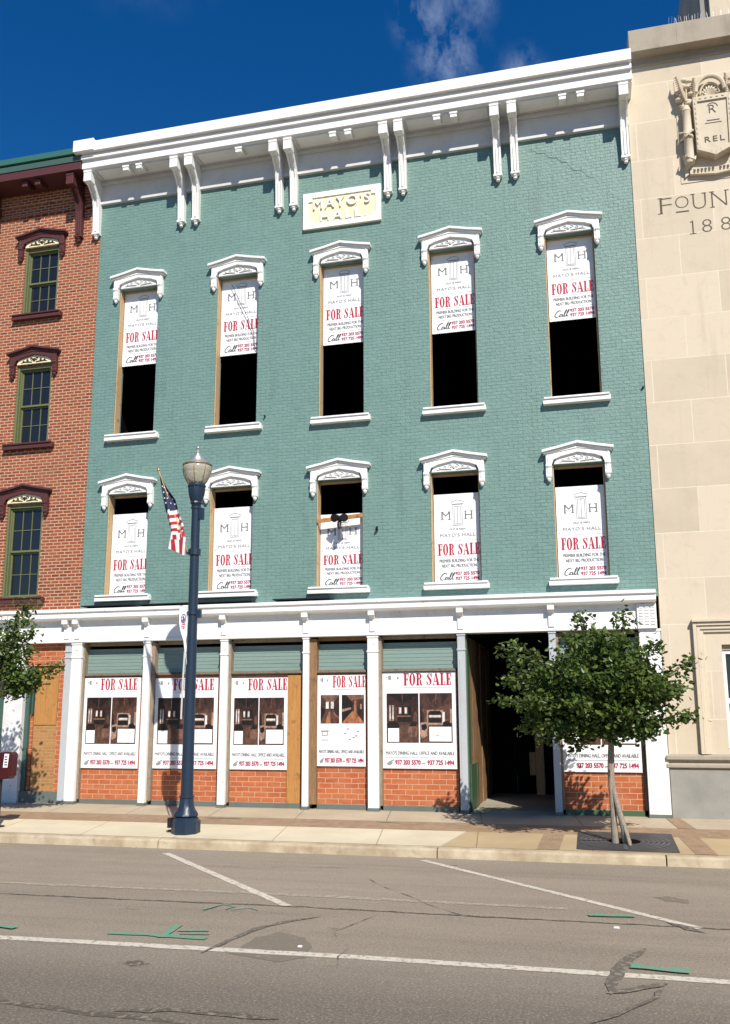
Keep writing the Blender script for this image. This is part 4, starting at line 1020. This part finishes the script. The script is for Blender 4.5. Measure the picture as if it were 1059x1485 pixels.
m = MB(); m.box(LX-.33,LX-.255,LY-.1,LY+.05,-.06,.12); m.tube([(LX-.35,LY-.02,-.12),(LX-.2,LY-.02,-.1)], .02, 6); m.build('side_outlet', M['black'], lamp, bevel=.01)

flag = empty('flag', (LX-.13,LY-.03,5.08), 'small american flag hanging limp from an angled staff on the street lamp', 'flag')
A, B = Vector((LX-.12,LY-.05,5.08)), Vector((3.47,LY-.10,6.76))
m = MB(); m.tube([A, B], .013, 8); m.ball(B, .032, 8); m.build('staff', M['brass'], flag, smooth=True)
# draped cloth: hoist follows the staff, the fly falls beneath it and twists at the foot
NX, NZ = 14, 44
lft = [(3.50,6.64),(3.57,6.30),(3.63,6.0),(3.70,5.72),(3.76,5.50),(3.73,5.30),(3.75,5.16)]
rgt = [(3.515,6.63),(3.68,6.36),(3.86,6.13),(3.96,5.85),(4.08,5.60),(4.14,5.33),(4.11,5.0)]
def poly_at(P, t):
    f = t*(len(P)-1); i = min(int(f), len(P)-2); u = f-i; return (P[i][0]*(1-u)+P[i+1][0]*u, P[i][1]*(1-u)+P[i+1][1]*u)
cloth = MB(); stars = MB(); V = []
for j in range(NZ+1):
    t = j/NZ; l, r_ = poly_at(lft, t), poly_at(rgt, t)
    for i in range(NX+1):
        u = i/NX; amp = .02+.07*t
        y = LY-.10+amp*math.sin(u*9+t*3.5)+.03*math.sin(u*4-t*6)
        V.append((l[0]*(1-u)+r_[0]*u, y, l[1]*(1-u)+r_[1]*u))
cloth.v = V
for j in range(NZ):
    for i in range(NX):
        t = (j+.5)/NZ; u = (i+.5)/NX
        if t < .40+.05*u and u > -1: mi = 2
        elif t < .74: mi = 0 if int((t*1.0-.40-.05*u)*20.5) % 2 else 1
        else: mi = 0 if int(u*7.0+(t-.74)*3) % 2 == 0 else 1
        a = j*(NX+1)+i; cloth.f.append((a, a+1, a+NX+2, a+NX+1)); cloth.m.append(mi)
cl = cloth.build('cloth', [M['flagred'], M['flagwhite'], M['flagblue']], flag, smooth=80, recalc=False)
for (a, b) in ((.3,.12),(.62,.15),(.35,.19),(.7,.22),(.25,.26),(.52,.28),(.8,.30),(.3,.33),(.6,.355),(.85,.38)):
    i, j = int(a*NX), int(b*NZ); p = Vector(V[j*(NX+1)+i]); pts = [(p.x+(.022 if k % 2 == 0 else .009)*math.sin(k*math.pi/5), p.y-.014, p.z+(.022 if k % 2 == 0 else .009)*math.cos(k*math.pi/5)) for k in range(10)]
    stars.add(pts, [tuple(range(10))])
stars.build('stars', M['flagwhite'], cl, recalc=False)

sbn = empty('street_banner', (LX-.13,LY-.08,3.99), 'narrow white pole banner with round emblem, twisted and hanging on the street lamp', 'banner')
m = MB(); VV = []
rows = [(4.02,4.20,4.02),(4.02,4.205,3.9),(4.03,4.20,3.7),(4.05,4.20,3.58),(4.09,4.175,3.46),(4.12,4.16,3.38),(4.13,4.17,3.28),(4.15,4.185,3.16)]
for a, b, z in rows:
    for k in range(5): u = k/4; VV.append((a*(1-u)+b*u, LY-.06+.025*math.sin(u*5+z*3), z))
m.v = VV
for j in range(len(rows)-1):
    for k in range(4): a = j*5+k; m.f.append((a,a+1,a+6,a+5)); m.m.append(0)
bc = m.build('cloth', M['sheet'], sbn, smooth=80, recalc=False)
m = MB(); m.tube([(LX-.1,LY,4.0),(LX-.26,LY-.02,4.01)], .012, 6); m.tube([(4.165,LY-.06,3.16),(4.20,LY-.07,2.95),(4.235,LY-.08,2.85)], .012, 5); m.tube([(4.15,LY-.06,3.17),(4.13,LY-.06,2.6),(4.11,LY-.04,1.9)], .016, 5); m.build('arm_and_cord', M['frieze'], sbn)
m = MB()
for k in range(16):
    a0, a1 = 2*math.pi*k/16, 2*math.pi*(k+1)/16; e = lambda a, r: (4.115+.052*r*math.cos(a), LY-.095, 3.79+.088*r*math.sin(a))
    m.add([e(a0,1),e(a1,1),e(a1,.72),e(a0,.72)], [(0,1,2,3)], 0)
m.add([(4.10,LY-.095,3.74),(4.13,LY-.095,3.74),(4.125,LY-.095,3.84),(4.105,LY-.095,3.84)], [(0,1,2,3)], 0); m.add([(4.085,LY-.096,3.745),(4.145,LY-.096,3.745),(4.14,LY-.096,3.77),(4.09,LY-.096,3.77)], [(0,1,2,3)], 1)
for k, (a, b) in enumerate(((4.07,4.165),(4.075,4.16),(4.08,4.155))): m.flat(a, b, 3.655-.03*k, 3.67-.03*k, LY-.095, 1)
m.build('emblem', [M['bluelogo'], M['redink']], sbn, recalc=False)

# ------------------------------------------------------------------ trees
def tree(root, base, stems, limbs, centre, radii, tips, nclump, nleaf, seed, dark=False, extra=()):
    rnd = random.Random(seed); m = MB()
    for pts, rs in stems: m.tube(pts, rs, 9)
    m.build('trunk', M['darkbark'] if dark else M['bark'], root, smooth=60)
    tw = MB(); lf = MB()
    C = Vector(centre); ends = []
    hub = Vector(stems[0][0][-1])
    for i in range(tips):
        while True:
            d = Vector((rnd.uniform(-1,1), rnd.uniform(-1,1), rnd.uniform(-1,1)))
            if .1 < d.length < 1: break
        d.normalize(); s = rnd.uniform(.62,1.08)
        ends.append(C + Vector((d.x*radii[0], d.y*radii[1], d.z*radii[2]))*s)
    ends += [Vector(e) for e in extra]
    for e in ends:
        mid = hub.lerp(e, .5) + Vector((rnd.uniform(-.15,.15), rnd.uniform(-.15,.15), rnd.uniform(.0,.2)))
        P = [hub, hub.lerp(mid, .5), mid, mid.lerp(e, .55)+Vector((0,0,rnd.uniform(-.05,.08))), e]
        tw.tube(P, [.034,.026,.017,.010,.004], 5)
        for k in range(nclump):
            t = .42+.60*(k+rnd.random()*.6)/nclump
            q = P[2].lerp(P[3], (t-.5)/.27) if t < .77 else P[3].lerp(P[4], min(1.05, (t-.77)/.23))
            if t < .5: q = P[1].lerp(P[2], t*2)
            sp = .13*(1.3-.55*t)
            for _ in range(nleaf):
                p = q + Vector((rnd.gauss(0,sp), rnd.gauss(0,sp), rnd.gauss(0,sp*.62)))
                L = rnd.uniform(.075,.12); w = L*.58
                ax = Vector((rnd.uniform(-1,1), rnd.uniform(-1,1), rnd.uniform(-.9,.35))).normalized()
                nr = Vector((rnd.uniform(-.7,.7), rnd.uniform(-.9,.5), rnd.uniform(.1,1.))).normalized()
                sd = ax.cross(nr); 
                if sd.length < .05: continue
                sd.normalize(); nr = sd.cross(ax); f = nr*(-L*.12)
                lf.add([p, p+ax*L*.35+sd*w*.5+f, p+ax*L*.75+sd*w*.42+f, p+ax*L, p+ax*L*.75-sd*w*.42+f, p+ax*L*.35-sd*w*.5+f], [(0,1,2,3),(0,3,4,5)])
    cr = lf.build('crown', M['leaf'], root, recalc=False)
    tw.build('branches', M['darkbark'], root)
t1 = empty('tree', (11.97,-2.75,-.15), 'small leafy street tree with two pale crossing stems in an iron grate', 'tree')
tree(t1, None, [([(11.87,-2.76,-.15),(11.86,-2.78,.3),(11.85,-2.8,.75),(11.86,-2.8,1.1),(11.90,-2.8,1.75)], [.062,.052,.05,.058,.045]), ([(12.06,-2.80,-.15),(12.02,-2.85,.10),(11.95,-2.85,.4),(11.885,-2.81,.72),(11.87,-2.8,.95)], [.075,.056,.048,.042,.03]),
     ([(12.06,-2.8,-.12),(12.12,-2.95,-.155)], [.05,.02]), ([(12.0,-2.86,.25),(12.10,-2.95,-.155)], [.03,.03])],
     None, (11.66,-2.75,2.55), (1.42,1.30,1.04), 80, 7, 29, 5, extra=[(10.4,-2.8,1.75),(10.8,-2.9,1.55),(11.3,-2.8,1.42),(12.5,-2.8,1.6),(10.15,-2.85,2.6),(10.6,-2.9,2.3),(9.97,-2.8,2.22),(10.05,-2.7,3.12),(10.3,-2.9,3.2),(13.3,-2.8,2.9),(13.25,-2.75,1.95),(12.2,-2.7,3.72),(11.45,-2.7,3.78),(10.5,-2.9,2.0),(13.0,-2.6,2.4)])
grate = empty('tree_grate', (12.0,-2.6,SL(-2.6)), 'black cast iron tree grate with concentric rings round the pale stems', 'tree grate')
gz = lambda y: SL(y)+.012
def gq(m, pts, dz=0., mi=0): m.add([(x,y,gz(y)+dz) for x, y in pts], [tuple(range(len(pts)))], mi)
g0, g1, h0, h1 = 11.25, 12.83, -3.44, -1.80
m = MB(); ctr = (12.02,-2.62)
def ringpts(r, n=40): return [(ctr[0]+r*math.cos(2*math.pi*k/n), ctr[1]+r*math.sin(2*math.pi*k/n)) for k in range(n)]
sq = []
for x, y in ringpts(1., 40):
    dx, dy = x-ctr[0], y-ctr[1]; k = min(((g1-ctr[0]) if dx > 0 else (ctr[0]-g0))/abs(dx) if abs(dx) > 1e-6 else 9, ((h1-ctr[1]) if dy > 0 else (ctr[1]-h0))/abs(dy) if abs(dy) > 1e-6 else 9); sq.append((ctr[0]+dx*k, ctr[1]+dy*k))
i0 = ringpts(.26)
for k in range(40): gq(m, [sq[k], sq[(k+1) % 40], i0[(k+1) % 40], i0[k]])
m.build('plate', M['iron'], grate)
m = MB()
for r in (.30,.38,.46,.54,.62,.70):
    a, b = ringpts(r, 44), ringpts(r+.032, 44)
    for k in range(44):
        if k % 11: gq(m, [a[k], a[(k+1) % 44], b[(k+1) % 44], b[k]], .006)
for dx, dy in ((1,0),(-1,0),(0,1),(0,-1)):
    m.add([(ctr[0]+dx*r+dy*w, ctr[1]+dy*r+dx*w, gz(ctr[1]+dy*r)+.008) for r, w in ((.26,-.03),(.74,-.03),(.74,.03),(.26,.03))], [(0,1,2,3)])
m.build('ribs', M['iron2'], grate)
m = MB(); gq(m, ringpts(.27), -.004); m.build('soil', M['dark'], grate)

t2 = empty('tree', (-.15,-2.9,-.15), 'leafy street tree half out of frame at the left edge', 'tree')
tree(t2, None, [([(-.12,-2.9,-.15),(-.14,-2.9,.8),(-.10,-2.9,1.7),(-.12,-2.9,2.3)], [.11,.09,.085,.06])], None, (-.85,-2.9,3.4), (1.0,1.1,.9), 26, 7, 22, 11, True,
     extra=[(1.40,-2.95,2.95),(1.2,-2.9,2.85),(1.0,-2.95,2.75),(.75,-2.9,2.65),(.6,-2.9,4.15),(.72,-2.9,3.75),(.55,-2.9,4.3),(.75,-2.95,3.3),(.8,-2.8,2.55),(.5,-2.9,2.5),(.3,-2.9,2.9),(.35,-2.9,3.6)])

# red box on a post by the left tree
cbx = empty('pay_box', (.20,-3.0,-.15), 'dark red box with a white label on a post, half out of frame', 'box')
m = MB(); m.prism([(.0,.80),(.08,.74),(.50,.76),(.56,.82),(.57,1.22),(.52,1.28),(.30,1.27),(.25,1.1),(.0,1.06)], 'y', -3.12, -2.88); m.build('housing', M['redplastic'], cbx, bevel=.03)
m = MB(); m.prism([(.40,.98),(.50,.98),(.52,1.24),(.42,1.24)], 'y', -3.126, -3.121); lb = m.build('label_plate', M['sheet'], cbx)
m = MB()
for k in range(4): m.flat(.43,.49,1.02+.05*k,1.045+.05*k,-3.1275)
m.build('label_marks', M['darkink'], lb)
m = MB(); m.lathe([(.04,-.16),(.04,.78)], (.28,-3.0,0), 10); m.lathe([(.14,-.16),(.14,-.13)], (.28,-3.0,0), 12); m.build('post', M['black'], cbx)

# ------------------------------------------------------------------ camera
cam = bpy.data.cameras.new('camera'); co = bpy.data.objects.new('camera', cam); COL.objects.link(co); scene.camera = co
yaw, pit, rol = -.24471810, .18551657, -.00327719
f = Vector((math.sin(yaw)*math.cos(pit), math.cos(yaw)*math.cos(pit), math.sin(pit))); r = Vector((math.cos(yaw), -math.sin(yaw), 0)); u = r.cross(f)
r2 = r*math.cos(rol)+u*math.sin(rol); u2 = -r*math.sin(rol)+u*math.cos(rol)
mat = Matrix(((r2.x,u2.x,-f.x,11.61889),(r2.y,u2.y,-f.y,-18.85343),(r2.z,u2.z,-f.z,2.0),(0,0,0,1))); co.matrix_world = mat
cam.sensor_fit = 'VERTICAL'; cam.sensor_height = 36; cam.lens = 1300.665/1485*36; cam.shift_y = 47.5/1485; cam.clip_end = 3000; cam.clip_start = .1

# ------------------------------------------------------------------ light
SUN = Vector((-.575, 1.0, -1.05)).normalized()       # direction the light travels
sl = bpy.data.lights.new('sun', 'SUN'); so = bpy.data.objects.new('sun', sl); COL.objects.link(so)
sl.energy = 4.9; sl.angle = R(.53); sl.color = (1, .94, .84)
so.rotation_euler = SUN.to_track_quat('-Z', 'Y').to_euler(); so.location = (20,-30,30)
w = bpy.data.worlds.new('World'); scene.world = w; w.use_nodes = True
nt = w.node_tree; bg = nt.nodes['Background']
sky = nt.nodes.new('ShaderNodeTexSky'); sky.sky_type = 'NISHITA'; sky.sun_disc = False
D = -SUN; sky.sun_elevation = math.asin(D.z); sky.sun_rotation = math.atan2(D.x, D.y)
sky.altitude = 600; sky.air_density = 1.0; sky.dust_density = .1; sky.ozone_density = 3.0
bg.inputs['Strength'].default_value = .085
# thin wisps of high cloud, placed by compass direction and height
tc = nt.nodes.new('ShaderNodeTexCoord'); 
def N(ty, **k):
    n = nt.nodes.new(ty)
    for a, b in k.items(): setattr(n, a, b)
    return n
nz = N('ShaderNodeTexNoise'); nz.inputs['Scale'].default_value = 24; nz.inputs['Detail'].default_value = 7; nz.inputs['Roughness'].default_value = .62; nz.inputs['Distortion'].default_value = .25
mp = N('ShaderNodeVectorMath', operation='MULTIPLY'); mp.inputs[1].default_value = (1.3,1,1.0); nt.links.new(tc.outputs['Generated'], mp.inputs[0]); nt.links.new(mp.outputs[0], nz.inputs['Vector'])
tot = None
for dv, rad, wt in (((-.108,.768,.632), .05, 1.0), ((-.082,.742,.666), .04, .8), ((-.125,.745,.655), .042, .9), ((-.038,.79,.612), .035, .7), ((.25,.75,.6), .14, .5), ((-.35,.6,.72), .12, .4)):
    v = Vector(dv).normalized()
    ds = N('ShaderNodeVectorMath', operation='DISTANCE'); nt.links.new(tc.outputs['Generated'], ds.inputs[0]); ds.inputs[1].default_value = v
    mr = N('ShaderNodeMapRange'); nt.links.new(ds.outputs['Value'], mr.inputs[0]); mr.inputs[1].default_value = rad; mr.inputs[2].default_value = 0; mr.inputs[3].default_value = 0; mr.inputs[4].default_value = wt; mr.interpolation_type = 'SMOOTHSTEP'
    if tot is None: tot = mr.outputs[0]
    else:
        ad = N('ShaderNodeMath', operation='MAXIMUM'); nt.links.new(tot, ad.inputs[0]); nt.links.new(mr.outputs[0], ad.inputs[1]); tot = ad.outputs[0]
nr = N('ShaderNodeMapRange'); nt.links.new(nz.outputs['Fac'], nr.inputs[0]); nr.inputs[1].default_value = .42; nr.inputs[2].default_value = .70
mu = N('ShaderNodeMath', operation='MULTIPLY'); nt.links.new(tot, mu.inputs[0]); nt.links.new(nr.outputs[0], mu.inputs[1])
mu2 = N('ShaderNodeMath', operation='MULTIPLY'); nt.links.new(mu.outputs[0], mu2.inputs[0]); mu2.inputs[1].default_value = .55
mx_ = N('ShaderNodeMix', data_type='RGBA'); nt.links.new(mu2.outputs[0], mx_.inputs[0]); hs = N('ShaderNodeHueSaturation'); hs.inputs['Hue'].default_value = .508; hs.inputs['Saturation'].default_value = 1.38; hs.inputs['Value'].default_value = 1.0; nt.links.new(sky.outputs[0], hs.inputs['Color']); nt.links.new(hs.outputs[0], mx_.inputs[6]); mx_.inputs[7].default_value = (5.0,5.9,7.6,1)
nt.links.new(mx_.outputs[2], bg.inputs['Color'])
scene.view_settings.view_transform = 'Standard'; scene.view_settings.look = 'None'; scene.view_settings.exposure = .40; scene.view_settings.gamma = 1
scene.render.engine = 'CYCLES'
